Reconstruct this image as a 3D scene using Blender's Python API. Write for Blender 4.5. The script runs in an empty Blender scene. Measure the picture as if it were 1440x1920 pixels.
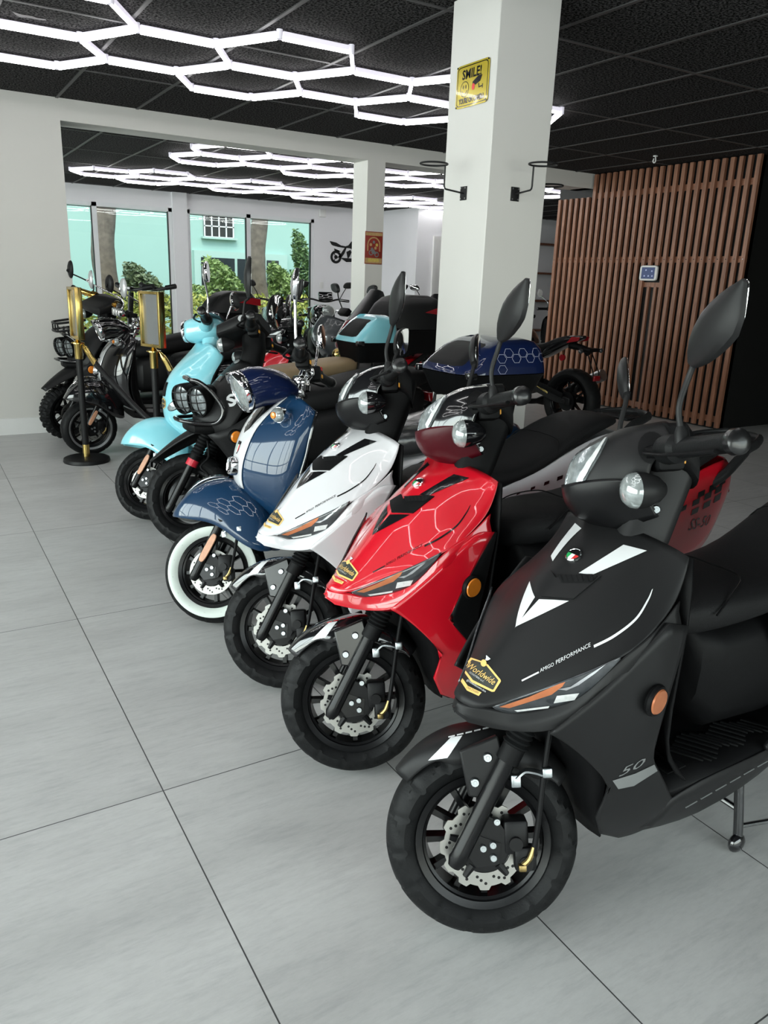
import bpy, bmesh, math, random
from math import sin, cos, pi, radians, sqrt, atan2, tan
from mathutils import Matrix, Vector
from mathutils.bvhtree import BVHTree
random.seed(7)
SC = bpy.context.scene
COL = SC.collection
# ------------------------------------------------------------------ camera numbers (1440 x 1920 frame)
FPX = 1436.75
YAW, PITCH, ROLL = 0.55275649, 0.29262318, -0.03778728
CAMH = 1.335
def cam_axes():
    f0 = Vector((sin(YAW), cos(YAW), 0)); r0 = Vector((cos(YAW), -sin(YAW), 0)); up = Vector((0, 0, 1))
    fw = cos(PITCH) * f0 - sin(PITCH) * up
    dn = -(cos(PITCH) * up + sin(PITCH) * f0)
    return cos(ROLL) * r0 + sin(ROLL) * dn, -sin(ROLL) * r0 + cos(ROLL) * dn, fw
CR, CD, CF = cam_axes()
cam = bpy.data.cameras.new('camera'); camo = bpy.data.objects.new('camera', cam); COL.objects.link(camo)
cam.sensor_fit = 'HORIZONTAL'; cam.sensor_width = 36; cam.lens = FPX / 1440 * 36
cam.clip_start = 0.02; cam.clip_end = 200
camo.matrix_world = Matrix(((CR.x, -CD.x, -CF.x, 0), (CR.y, -CD.y, -CF.y, 0), (CR.z, -CD.z, -CF.z, CAMH), (0, 0, 0, 1)))
SC.camera = camo
# ------------------------------------------------------------------ materials
MATS = {}
def nd(nt, t, **kw):
    n = nt.nodes.new(t)
    for k, v in kw.items():
        if k in n.inputs: n.inputs[k].default_value = v
        else: setattr(n, k, v)
    return n
def mat(name, col=(.5, .5, .5), rough=.5, metal=0, coat=0, var=.06, scale=18, bump=0, bscale=200, emit=None, estr=0, spec=.5, alpha=1, trans=0, ior=1.45):
    if name in MATS: return MATS[name]
    m = bpy.data.materials.new(name); m.use_nodes = True; nt = m.node_tree; L = nt.links
    b = nt.nodes['Principled BSDF']
    b.inputs['Roughness'].default_value = rough; b.inputs['Metallic'].default_value = metal
    b.inputs['Coat Weight'].default_value = coat; b.inputs['Coat Roughness'].default_value = .03
    b.inputs['Specular IOR Level'].default_value = spec; b.inputs['IOR'].default_value = ior
    b.inputs['Alpha'].default_value = alpha; b.inputs['Transmission Weight'].default_value = trans
    tc = nd(nt, 'ShaderNodeTexCoord'); n = nd(nt, 'ShaderNodeTexNoise', Scale=scale, Detail=4)
    L.new(tc.outputs['Object'], n.inputs['Vector'])
    mx = nd(nt, 'ShaderNodeMixRGB')
    mx.inputs[1].default_value = (*[c * (1 - var) for c in col], 1); mx.inputs[2].default_value = (*[min(1, c * (1 + var)) for c in col], 1)
    L.new(n.outputs['Fac'], mx.inputs[0]); L.new(mx.outputs[0], b.inputs['Base Color'])
    if bump:
        n2 = nd(nt, 'ShaderNodeTexNoise', Scale=bscale, Detail=3); L.new(tc.outputs['Object'], n2.inputs['Vector'])
        bp = nd(nt, 'ShaderNodeBump', Strength=bump, Distance=.002); L.new(n2.outputs['Fac'], bp.inputs['Height']); L.new(bp.outputs[0], b.inputs['Normal'])
    if emit: b.inputs['Emission Color'].default_value = (*emit, 1); b.inputs['Emission Strength'].default_value = estr
    MATS[name] = m; return m
PAINT = dict(rough=.28, coat=1, var=.03)
M = lambda n: MATS[n]
mat('black_matte', (.0115, .0115, .012), .42, var=.05, spec=.22)
mat('black_plastic', (.0048, .0048, .0052), .5, bump=.15, bscale=500, spec=.12)
mat('black_satin', (.006, .006, .0065), .3, coat=.3)
mat('cowl_dark', (.005, .005, .0055), .3, spec=.22)
mat('cowl_dark_red', (.045, .002, .005), .3, spec=.25)
mat('black_gloss', (.006, .006, .007), .12, coat=1, var=.02)
mat('rubber', (.0075, .0078, .0082), .5, bump=.25, bscale=260, spec=.16)
mat('tyre_worn', (.022, .022, .023), .6, bump=.3, bscale=200)
mat('seat_vinyl', (.0085, .0085, .009), .55, bump=.35, bscale=420, spec=.16)
mat('tan_vinyl', (.36, .26, .15), .55, bump=.2, bscale=300)
mat('red_paint', (.50, .004, .014), **PAINT)
mat('dark_red', (.12, .004, .012), **PAINT)
mat('white_paint', (.58, .58, .60), **PAINT)
mat('blue_paint', (.003, .026, .070), rough=.5, coat=1, spec=.2, var=.05)
mat('blue_dark', (.002, .008, .045), rough=.5, coat=1, spec=.2, var=.05)
mat('aqua_paint', (.23, .57, .65), **PAINT)
mat('silver_paint', (.50, .51, .52), rough=.35, metal=.5, coat=.6, var=.04)
mat('grey_paint', (.045, .05, .055), rough=.35, coat=.5, var=.05)
mat('chrome', (.78, .78, .80), .07, metal=1, var=.02)
mat('steel', (.45, .45, .46), .32, metal=1, var=.06)
mat('brass', (.26, .19, .08), .35, metal=1, var=.1)
mat('zinc', (.36, .385, .40), .32, metal=1, var=.06)
mat('cast_black', (.006, .006, .0065), .4, var=.1, spec=.2)
mat('axle_black', (.005, .005, .0055), .25, spec=.25)
mat('gold', (.60, .44, .15), .2, metal=1, var=.05)
mat('gold_bright', (.75, .48, .12), .15, metal=1, var=.05)
mat('decal_white', (.60, .61, .62), .35, var=.02)
mat('decal_black', (.006, .006, .007), .15, coat=.6, var=.02)
mat('decal_grey', (.16, .165, .165), .4, var=.1)
mat('sticker_gold', (.78, .50, .16), .4, var=.05)
mat('sticker_dark', (.03, .035, .03), .4)
mat('amber', (.75, .22, .02), .25, coat=.7, var=.1, scale=60)
mat('copper_lens', (.50, .17, .075), .25, metal=.35, var=.3, scale=30)
mat('copper_film', (.55, .28, .17), .4, var=.25, scale=60)
mat('lens_dark', (.035, .038, .042), .15, coat=.8, var=.6, scale=50)
mat('lens_clear', (.30, .33, .34), .12, metal=.5, coat=.6, var=.85, scale=60)
mat('lens_white', (.80, .82, .82), .1, metal=.3, coat=1, var=.35, scale=90)
mat('glass_headlight', (.34, .37, .37), .12, metal=.45, coat=.6, var=.6, scale=70)
mat('red_lens', (.22, .006, .010), .15, coat=1, var=.2, scale=50)
mat('mirror_glass', (.85, .86, .86), .02, metal=1, var=.01)
mat('red_ring', (.55, .02, .04), .3, coat=.5)
mat('flag_green', (.02, .28, .08), .3); mat('flag_red', (.6, .03, .03), .3); mat('flag_white', (.8, .8, .8), .3)
mat('whitewall', (.56, .61, .57), .5, var=.05, scale=30)
mat('grey_band', (.22, .225, .23), .5)
mat('switch_orange', (.75, .33, .02), .4); mat('switch_red', (.6, .03, .03), .4)
mat('protective_film', (.55, .56, .58), .12, var=.2, alpha=.22, bump=1, bscale=28)
mat('honeycomb_line', (.45, .47, .60), .35)
mat('wrapped_vinyl', (.035, .035, .037), .22, coat=.25, bump=1.0, bscale=22)
def disc_mat():
    m = bpy.data.materials.new('brake_steel'); m.use_nodes = True; nt = m.node_tree; L = nt.links; b = nt.nodes['Principled BSDF']
    b.inputs['Metallic'].default_value = 1; b.inputs['Roughness'].default_value = .42
    tc = nd(nt, 'ShaderNodeTexCoord'); sp = nd(nt, 'ShaderNodeSeparateXYZ'); L.new(tc.outputs['Object'], sp.inputs[0])
    def mth(op, a, bb=None):
        n = nd(nt, 'ShaderNodeMath', operation=op)
        for i, x in enumerate((a, bb)):
            if x is None: continue
            if isinstance(x, (int, float)): n.inputs[i].default_value = x
            else: L.new(x, n.inputs[i])
        return n.outputs[0]
    ang = mth('ARCTAN2', sp.outputs['Z'], sp.outputs['X'])
    r = mth('SQRT', mth('ADD', mth('MULTIPLY', sp.outputs['X'], sp.outputs['X']), mth('MULTIPLY', sp.outputs['Z'], sp.outputs['Z'])))
    out = None
    for rad, n, ph in ((.066, 12, 0), (.078, 12, .5), (.072, 12, .25)):
        fr = mth('SUBTRACT', mth('FRACT', mth('ADD', mth('MULTIPLY', ang, n / (2 * pi)), ph + 20)), .5)
        dx = mth('MULTIPLY', fr, 2 * pi / n * rad); dy = mth('SUBTRACT', r, rad)
        d = mth('SQRT', mth('ADD', mth('MULTIPLY', dx, dx), mth('MULTIPLY', dy, dy)))
        h = mth('LESS_THAN', d, .0032)
        out = h if out is None else mth('MAXIMUM', out, h)
    mx = nd(nt, 'ShaderNodeMixRGB'); mx.inputs[1].default_value = (.27, .265, .25, 1); mx.inputs[2].default_value = (.02, .02, .02, 1)
    L.new(out, mx.inputs[0]); L.new(mx.outputs[0], b.inputs['Base Color']); MATS['brake_steel'] = m
disc_mat()
# ------------------------------------------------------------------ mesh builder
def catmull(P, k=6, closed=False):
    P = [Vector(p) for p in P]; n = len(P); out = []
    for i in range(n if closed else n - 1):
        g = (lambda j: P[j % n]) if closed else (lambda j: P[max(0, min(n - 1, j))])
        a, b, c, d = g(i - 1), g(i), g(i + 1), g(i + 2)
        for s in range(k):
            t = s / k
            out.append(.5 * ((2 * b) + (c - a) * t + (2 * a - 5 * b + 4 * c - d) * t * t + (3 * b - a - 3 * c + d) * t ** 3))
    if not closed: out.append(P[-1])
    return out
class MB:
    def __init__(s): s.v = []; s.f = []
    def add(s, vs, fs, X=None):
        o = len(s.v); s.v += [(X @ Vector(p)) if X is not None else Vector(p) for p in vs]; s.f += [tuple(i + o for i in f) for f in fs]; return s
    def box(s, c, d, X=None, bev=0, seg=2):
        bm = bmesh.new(); bmesh.ops.create_cube(bm, size=1)
        for v in bm.verts: v.co = Vector((v.co.x * d[0], v.co.y * d[1], v.co.z * d[2]))
        if bev: bmesh.ops.bevel(bm, geom=bm.edges[:], offset=bev, segments=seg, affect='EDGES', profile=.5)
        bm.verts.index_update(); T = Matrix.Translation(c)
        if X is not None: T = X @ T if len(X) == 4 else T @ X.to_4x4()
        s.add([v.co for v in bm.verts], [[v.index for v in f.verts] for f in bm.faces], T); bm.free(); return s
    def tube(s, P, r, n=10, caps=True, k=0, closed=False, flat=1):
        if k: P = catmull(P, k, closed)
        P = [Vector(p) for p in P]; m = len(P); R = r if isinstance(r, (list, tuple)) else [r] * m
        if len(R) != m: R = [R[min(len(R) - 1, int(round(i / (m - 1) * (len(R) - 1))))] for i in range(m)]
        ref = None; rings = []
        for i in range(m):
            t = (P[(i + 1) % m] - P[i - 1]) if closed else (P[min(m - 1, i + 1)] - P[max(0, i - 1)])
            t.normalize()
            if ref is None: ref = Vector((0, 0, 1)) if abs(t.z) < .9 else Vector((1, 0, 0))
            a = (ref - t * ref.dot(t)).normalized(); ref = a; b = t.cross(a)
            rings.append([P[i] + R[i] * (cos(2 * pi * j / n) * a * flat + sin(2 * pi * j / n) * b) for j in range(n)])
        return s.loft(rings, caps and not closed, wrap=closed)
    def loft(s, rings, caps=True, closed=True, wrap=False):
        n = len(rings[0]); vs = [p for r in rings for p in r]; fs = []; m = len(rings)
        for i in range(m if wrap else m - 1):
            for j in range(n if closed else n - 1):
                a, b = i * n + j, i * n + (j + 1) % n; c, d = ((i + 1) % m) * n + (j + 1) % n, ((i + 1) % m) * n + j
                fs.append((a, b, c, d))
        if caps: fs.append(tuple(range(n - 1, -1, -1))); fs.append(tuple((m - 1) * n + j for j in range(n)))
        return s.add(vs, fs)
    def lathe(s, prof, ax='y', c=(0, 0, 0), n=32, X=None, closed=False):
        """prof: (radius, offset along axis)"""
        rings = []
        for r, h in prof:
            ring = []
            for j in range(n):
                a = 2 * pi * j / n
                p = {'y': (r * cos(a), h, r * sin(a)), 'z': (r * cos(a), r * sin(a), h), 'x': (h, r * cos(a), r * sin(a))}[ax]
                p = Vector(p); p = (X @ p) if X is not None else p; ring.append(p + Vector(c))
            rings.append(ring)
        return s.loft(rings, caps=not closed, wrap=closed)
    def cyl(s, a, b, r, n=16, r2=None): return s.tube([a, b], [r, r if r2 is None else r2], n)
    def ball(s, c, r, n=16, X=None):
        r = r if isinstance(r, (tuple, list)) else (r, r, r); h = n // 2; rings = []
        for i in range(h + 1):
            t = pi * i / h; rr = max(1e-4, sin(t)); rings.append([Vector((rr * cos(2 * pi * j / n) * r[0], rr * sin(2 * pi * j / n) * r[1], cos(t) * r[2])) for j in range(n)])
        if X is not None: rings = [[X @ p for p in q] for q in rings]
        return s.loft([[p + Vector(c) for p in q] for q in rings], caps=True)
    def prism(s, pts, ax, d0, d1):
        f = {'x': lambda u, v, d: (d, u, v), 'y': lambda u, v, d: (u, d, v), 'z': lambda u, v, d: (u, v, d)}[ax]
        n = len(pts); vs = [f(u, v, d0) for u, v in pts] + [f(u, v, d1) for u, v in pts]
        return s.add(vs, [tuple(range(n)), tuple(range(2 * n - 1, n - 1, -1))] + [(i, (i + 1) % n, n + (i + 1) % n, n + i) for i in range(n)])
    def grid(s, rows, mirror=False):
        """rows of points; mirror: columns run from y=0 outwards and are mirrored"""
        if mirror: rows = [[(p[0], -p[1], p[2]) for p in r[:0:-1]] + [tuple(p) for p in r] for r in rows]
        s.gs = (len(rows), len(rows[0]), mirror)
        return s.loft([[Vector(p) for p in r] for r in rows], caps=False, closed=False)
    gs = None
    def mirrored(s):
        o = MB(); o.v = [Vector((p.x, -p.y, p.z)) for p in s.v]; o.f = [tuple(reversed(f)) for f in s.f]; return o
    def xf(s, X): s.v = [X @ p for p in s.v]; return s
    def both(s): m = s.mirrored(); s.add(m.v, m.f); return s
    def build(s, name, m, parent=None, X=None, sub=0, solid=0, bev=0, ang=38, off=-1, weld=False, cols=None, rws=None, pts=None):
        me = bpy.data.meshes.new(name); bm = bmesh.new(); vs = [bm.verts.new(p) for p in s.v]
        for f in s.f:
            ff = []
            for i in f:
                if vs[i] not in ff: ff.append(vs[i])
            if len(ff) > 2:
                try: bm.faces.new(ff)
                except ValueError: pass
        if s.gs and (cols or rws):
            ly = bm.edges.layers.float.new('crease_edge'); nr, nc, mi = s.gs; h = nc // 2
            for e in bm.edges:
                a, b = sorted((vs.index(e.verts[0]), vs.index(e.verts[1]))); ra, ca_, rb_, cb_ = a // nc, a % nc, b // nc, b % nc
                if ca_ == cb_ and cols: e[ly] = cols.get(abs(ca_ - h) if mi else ca_, 0)
                if ra == rb_ and rws: e[ly] = rws.get(ra, 0)
        if pts:
            lv = bm.verts.layers.float.new('crease_vert')
            for v in bm.verts:
                if any((v.co - Vector((q[0], abs(q[1]) * (1 if v.co.y >= 0 else -1), q[2]))).length < 2e-3 for q in pts): v[lv] = 1
        if weld: bmesh.ops.remove_doubles(bm, verts=bm.verts[:], dist=1e-4)
        bmesh.ops.recalc_face_normals(bm, faces=bm.faces[:])
        ca = cos(radians(ang))
        for e in bm.edges:
            if len(e.link_faces) == 2: e.smooth = e.link_faces[0].normal.dot(e.link_faces[1].normal) > ca
        for f in bm.faces: f.smooth = True
        bm.to_mesh(me); bm.free(); me.materials.append(MATS[m] if isinstance(m, str) else m)
        o = bpy.data.objects.new(name, me); COL.objects.link(o)
        if parent is not None: o.parent = parent
        if X is not None: o.matrix_basis = X
        if sub: q = o.modifiers.new('sub', 'SUBSURF'); q.levels = sub; q.render_levels = sub; q.boundary_smooth = 'PRESERVE_CORNERS'
        if solid: q = o.modifiers.new('solid', 'SOLIDIFY'); q.thickness = solid; q.offset = off
        if bev: q = o.modifiers.new('bevel', 'BEVEL'); q.width = bev; q.segments = 2; q.limit_method = 'ANGLE'
        return o
def both_build(mb, name, m, par, **kw):
    mb.build(name, m, par, **kw); return mb.mirrored().build(name, m, par, **kw)
def superring(x, zc, hw, ht, hb, n=20, e=2.6, yc=0, tilt=0):
    """cross-section in the y-z plane at x: half width hw, height ht above / hb below zc"""
    R = []
    for j in range(n):
        a = 2 * pi * j / n; c, d = cos(a), sin(a)
        y = (abs(c) ** (2 / e)) * (1 if c > 0 else -1) * hw; z = (abs(d) ** (2 / e)) * (1 if d > 0 else -1); z *= ht if z > 0 else hb
        R.append(Vector((x + tilt * z, yc + y, zc + z)))
    return R
def tag(o, label, cat, group=None, kind=None):
    o['label'] = label; o['category'] = cat
    if group: o['group'] = group
    if kind: o['kind'] = kind
    return o
def struct(o): o['kind'] = 'structure'; return o
def empty(name, loc, rz=0):
    o = bpy.data.objects.new(name, None); COL.objects.link(o); o.location = loc; o.rotation_euler = (0, 0, rz); o.empty_display_size = .1; return o
def text_mb(txt, size=1.0, extr=0.0, shear=0, res=2, space=1, bold=0):
    cu = bpy.data.curves.new('t', 'FONT'); cu.body = txt; cu.size = size; cu.extrude = extr; cu.resolution_u = res; cu.shear = shear; cu.offset = bold; cu.space_character = space
    o = bpy.data.objects.new('t', cu); COL.objects.link(o); bpy.context.view_layer.update()
    me = bpy.data.meshes.new_from_object(o.evaluated_get(bpy.context.evaluated_depsgraph_get()))
    mb = MB(); mb.add([v.co.copy() for v in me.vertices], [tuple(p.vertices) for p in me.polygons])
    bpy.data.objects.remove(o); bpy.data.curves.remove(cu); bpy.data.meshes.remove(me)
    if mb.v:
        x0 = min(p.x for p in mb.v); mb.v = [Vector((p.x - x0, p.y, p.z)) for p in mb.v]
    return mb
def flat_poly(pts, cell):
    """triangulated, evenly cut 2-D polygon"""
    bm = bmesh.new(); bm.faces.new([bm.verts.new((p[0], p[1], 0)) for p in pts]); bmesh.ops.triangulate(bm, faces=bm.faces[:])
    for _ in range(4):
        es = [e for e in bm.edges if e.calc_length() > cell]
        if not es: break
        bmesh.ops.subdivide_edges(bm, edges=es, cuts=1); bmesh.ops.triangulate(bm, faces=bm.faces[:])
    bm.verts.index_update(); mb = MB(); mb.add([v.co.copy() for v in bm.verts], [[v.index for v in f.verts] for f in bm.faces]); bm.free(); return mb
def bvh_of(o):
    bpy.context.view_layer.update(); return BVHTree.FromObject(o, bpy.context.evaluated_depsgraph_get())
def wrap(mb, tree, org, dirf, lift=.0012, thick=0, half=False):
    """lay a flat pattern onto a surface: dirf(u,v) gives the direction from org"""
    V = []; N = []; ok = []
    for p in mb.v:
        d = dirf(p.x, p.y).normalized(); h = tree.ray_cast(org, d)
        if h[0] is None: V.append(None); N.append(None); continue
        nrm = h[1] if h[1].dot(d) < 0 else -h[1]; q = h[0] + nrm * lift
        if half and q.y < 0: q.y = 0
        V.append(q); N.append(nrm)
    o = MB(); idx = {}
    for i, q in enumerate(V):
        if q is not None: idx[i] = len(o.v); o.v.append(q)
    o.f = [tuple(idx[i] for i in f) for f in mb.f if all(i in idx for i in f)]
    if thick:
        n = len(o.v); nn = [N[i] for i in sorted(idx)]; cnt = {}
        for f in o.f:
            for a, b in zip(f, f[1:] + f[:1]): cnt[(a, b)] = 1
        base = list(o.f); o.v += [q - m_ * (thick + lift) for q, m_ in zip(o.v, nn)]
        o.f += [tuple(reversed([i + n for i in f])) for f in base]
        o.f += [(b, a, a + n, b + n) for (a, b) in cnt if (b, a) not in cnt]
    return o
def press(mb, tree, d, lift=.0012):
    """push 3-D points along d onto a surface"""
    d = Vector(d).normalized(); o = MB(); idx = {}
    for i, p in enumerate(mb.v):
        h = tree.ray_cast(p, d)
        if h[0] is not None: idx[i] = len(o.v); o.v.append(h[0] - d * lift)
    o.f = [tuple(idx[i] for i in f) for f in mb.f if all(i in idx for i in f)]; return o
def cut(mb, cell=.012):
    """split long edges so a flat pattern can follow a curved panel"""
    bm = bmesh.new(); vs = [bm.verts.new(p) for p in mb.v]
    for f in mb.f:
        try: bm.faces.new([vs[i] for i in f])
        except ValueError: pass
    bmesh.ops.triangulate(bm, faces=bm.faces[:])
    for _ in range(3):
        es = [e for e in bm.edges if e.calc_length() > cell]
        if not es: break
        bmesh.ops.subdivide_edges(bm, edges=es, cuts=1); bmesh.ops.triangulate(bm, faces=bm.faces[:])
    bm.verts.index_update(); o = MB(); o.add([v.co.copy() for v in bm.verts], [[v.index for v in f.verts] for f in bm.faces]); bm.free(); return o
# ------------------------------------------------------------------ shared two-wheeler parts
RAKE = radians(29)
def steer_matrix(deg_right, r0=.205, rake=RAKE):
    return Matrix.Translation((0, 0, r0)) @ Matrix.Rotation(-radians(deg_right), 4, Vector((-sin(rake), 0, cos(rake))))
def tyre_mb(R, w, rim, style='road', n=180):
    hr = (R - rim) / 2 + .002; rc = R - hr; rings = []
    A = [-150, -130, -110, -92, -76, -62, -48, -34, -20, -7, 7, 20, 34, 48, 62, 76, 92, 110, 130, 150]
    for k in range(n):
        a = 2 * pi * k / n; ring = []
        for q in A:
            f = radians(q); y = w / 2 * sin(f) * (1.06 if abs(q) < 100 else 1); r = rc + hr * cos(f)
            if abs(q) < 30: r = min(r, R - .001) if style != 'knobby' else r
            if style == 'road':
                if 12 < abs(q) < 80 and (k + int(abs(q) / 7)) % 12 < 2: r -= .006
                if abs(q) in (62, 76, 92) and (k + 3) % 12 < 2: r -= .006
            elif style == 'chevron':
                if 5 < abs(q) < 80 and (k + int(abs(q) / 10)) % 11 in (0, 1): r -= .004
            elif style == 'knobby':
                row = int((q + 90) / 28)
                if abs(q) < 90 and ((k // 4 + row) % 2 == 0 or k % 4 == 0): r -= .011
            ring.append(Vector((r * cos(a), y, r * sin(a))))
        rings.append(ring)
    return MB().loft(rings, caps=False, closed=False, wrap=True)
def wheel(root, X, R=.205, w=.092, rim=.134, style='road', spokes=12, name='front_wheel', ww=False, disc=True, solid=False, rimmat='axle_black', side=1):
    """hub and spokes are the part; tyre, rim, brake disc its sub-parts. Wheel axis = local y."""
    h = MB()
    h.lathe([(.001, -.05), (.03, -.05), (.036, -.03), (.036, .03), (.03, .05), (.001, .05)], n=24)
    if solid:
        h.lathe([(.03, .028), (rim * .5, .034), (rim * .80, .026), (rim * .82, -.026), (.03, -.03)], n=40)
        for i in range(6):
            t = i * pi / 3; u = Vector((cos(t), 0, sin(t)))
            h.tube([u * .05 + Vector((0, .034, 0)), u * (rim * .6) + Vector((0, .036, 0))], .006, 6)
    else:
        for i in range(spokes):
            t = 2 * pi * i / spokes; u = Vector((cos(t), 0, sin(t))); s = Vector((-sin(t), 0, cos(t)))
            a, b = u * .03, u * (rim - .016)
            rings = []
            for p, wd, dp in ((a, .011, .02), (u * (rim * .55), .0055, .016), (b, .0065, .016)):
                rings.append([p + s * wd + Vector((0, dp, 0)), p - s * wd + Vector((0, dp, 0)), p - s * wd - Vector((0, dp, 0)), p + s * wd - Vector((0, dp, 0))])
            h.loft(rings)
    wo = h.build(name, rimmat, root, X)
    rb = rim + .004
    pr = [(rb - .004, -w * .40), (rb + .004, -w * .43), (rb + .004, -w * .36), (rb - .006, -w * .32), (rb - .010, -w * .30), (rb - .013, 0), (rb - .010, w * .30), (rb - .006, w * .32), (rb + .004, w * .36), (rb + .004, w * .43), (rb - .004, w * .40), (rb - .010, w * .38), (rb - .012, w * .33), (rb - .018, w * .30), (rb - .020, -w * .30), (rb - .010, -w * .38)]
    MB().lathe(pr, n=64, closed=True).build('rim', rimmat, wo, bev=0)
    tyre_mb(R, w, rim, style).build('tire', 'rubber', wo, ang=30)
    if ww:
        for s in (1, -1):
            q = []; thin = ww is not True
            hr = (R - rim) / 2 + .002; rc = R - hr
            for f in ((138, 126, 116, 106) if thin else (138, 120, 102, 84, 72)): q.append((rc + hr * cos(radians(f)) , s * (w / 2 * sin(radians(f)) * (1.06 if f < 100 else 1) + .0035)))
            MB().lathe(q + [(q[-1][0], q[-1][1] - s * .01), (q[0][0], q[0][1] - s * .01)], n=72, closed=True).build('whitewall', 'whitewall' if ww is True else ww, wo)
    if disc:
        rings = []
        for rr, y in ((.056, .058), (.088, .058), (.088, .054), (.056, .054)):
            ring = []
            for j in range(96):
                a = 2 * pi * j / 96; q = rr + ((.004 * (1 if cos(a * 12) > 0 else -1)) if rr > .08 and disc == 'wave' else 0)
                ring.append(Vector((q * cos(a), side * y, q * sin(a))))
            rings.append(ring)
        MB().loft(rings, caps=False, wrap=True).build('brake_disc', 'brake_steel', wo, ang=30)
        c = MB(); c.lathe([(.001, side * .066), (.052, side * .064), (.055, side * .05), (.001, side * .05)], n=30)
        for i in range(5):
            t = 2 * pi * i / 5 + .3; u = Vector((cos(t), 0, sin(t)))
            c.tube([u * .045 + Vector((0, side * .06, 0)), u * .074 + Vector((0, side * .06, 0))], [.010, .006], 8)
        c.build('disc_carrier', 'cast_black', wo)
    return wo
def bolt_mb(c, n, r=.007, h=.006):
    n = Vector(n).normalized(); c = Vector(c); mb = MB(); mb.tube([c, c + n * h * .6, c + n * h], [r, r, r * .8], 10)
    mb.tube([c + n * h, c + n * (h + .0005)], [r * .45, r * .4], 6); return mb
def brake_set(root, X, dy=0, low=False):
    """caliper, carrier plate, hose, hose clip and bolts on the left fork leg"""
    c = MB()
    c.prism([(-.03, .06), (.01, .075), (.03, .05), (.03, -.005), (.0, -.03), (-.035, -.02), (-.055, .02)], 'y', .078 + dy, .092 + dy)
    c.box((-.062, .074 + dy, .03), (.05, .045, .07), bev=.008); c.box((-.078, .088 + dy, -.012), (.045, .03, .05), bev=.008)
    c.cyl((-.06, .09 + dy, .02), (-.06, .104 + dy, .02), .014, 14); c.cyl((-.078, .09 + dy, -.02), (-.078, .106 + dy, -.02), .015, 14)
    co = c.build('brake_caliper', 'cast_black', root, X)
    for p in ((.006, .012), (-.014, -.008), (-.014, .018), (-.024, .065)): bolt_mb((p[0], .094 + dy, p[1]), (0, 1, 0), .008).build('bolt', 'zinc', co)
    h = MB(); h.tube(([] if low else [(-.17, .07, .36), (-.145, .085, .26)]) + [(-.125, .094 + dy, .17), (-.105, .105 + dy, .06), (-.092, .108 + dy, .0)], [.008, .0065, .006, .006, .006], 8, k=5)
    ho = h.build('brake_hose', 'black_plastic', root, X)
    MB().tube([(-.094, .108 + dy, .016), (-.085, .11 + dy, -.006), (-.072, .106 + dy, -.02)], [.005, .0055, .006], 8, k=3).box((-.07, .106 + dy, -.024), (.016, .018, .014), bev=.003).build('banjo', 'brass', ho)
    s = MB(); s.tube([(-.066, .094 + dy, .150), (-.085, .094 + dy, .165), (-.105, .1 + dy, .165), (-.12, .1 + dy, .16), (-.128, .1 + dy, .165)], .009, 6, k=4, flat=.45)
    s.box((-.066, .094 + dy, .145), (.02, .008, .026), bev=.003); s.box((-.128, .1 + dy, .163), (.02, .018, .02), bev=.003)
    s.build('hose_bracket', 'zinc', root, X)
def fork(root, X, top=.36, yl=.088, gaiter=True, ring=None, lean=tan(radians(29)), r=.0185, x0=.052, legmat='axle_black', bot=-.012, g0=.215, g1=.30):
    for s in (1, -1):
        P = lambda z: Vector((x0 - z * lean, s * yl, z))
        m = MB(); m.tube([P(bot - .014), P(bot), P(bot + .02), P(g0 - .01), P(g0)], [r * .7, r * 1.05, r, r, r * 1.25], 18)
        m.tube([P(g0), P(top)], r * .72, 14)
        m.prism([(x0 + .004, bot + .035), (x0 - .01, bot + .06), (-.03, .02), (-.025, -.022), (x0 * .4, bot - .016)], 'y', s * yl - .012, s * yl + .006)
        fo = m.build('fork_leg', legmat, root, X)
        if gaiter:
            n = 9; pts = []; rr = []
            for i in range(n * 2 + 1):
                pts.append(P(g0 + (g1 - g0) * i / (2 * n))); rr.append(r * (1.55 if i % 2 else 1.25) * (1 - .1 * i / (2 * n)))
            MB().tube(pts, rr, 18).build('fork_gaiter', 'rubber', fo)
            MB().tube([P(g0 - .03), P(g0)], r * 1.3, 18).build('dust_cap', 'black_plastic', fo)
        if ring: MB().tube([P(g0 - .05), P(g0 - .02)], r * 1.38, 18).build('fork_collar', ring, fo)
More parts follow.
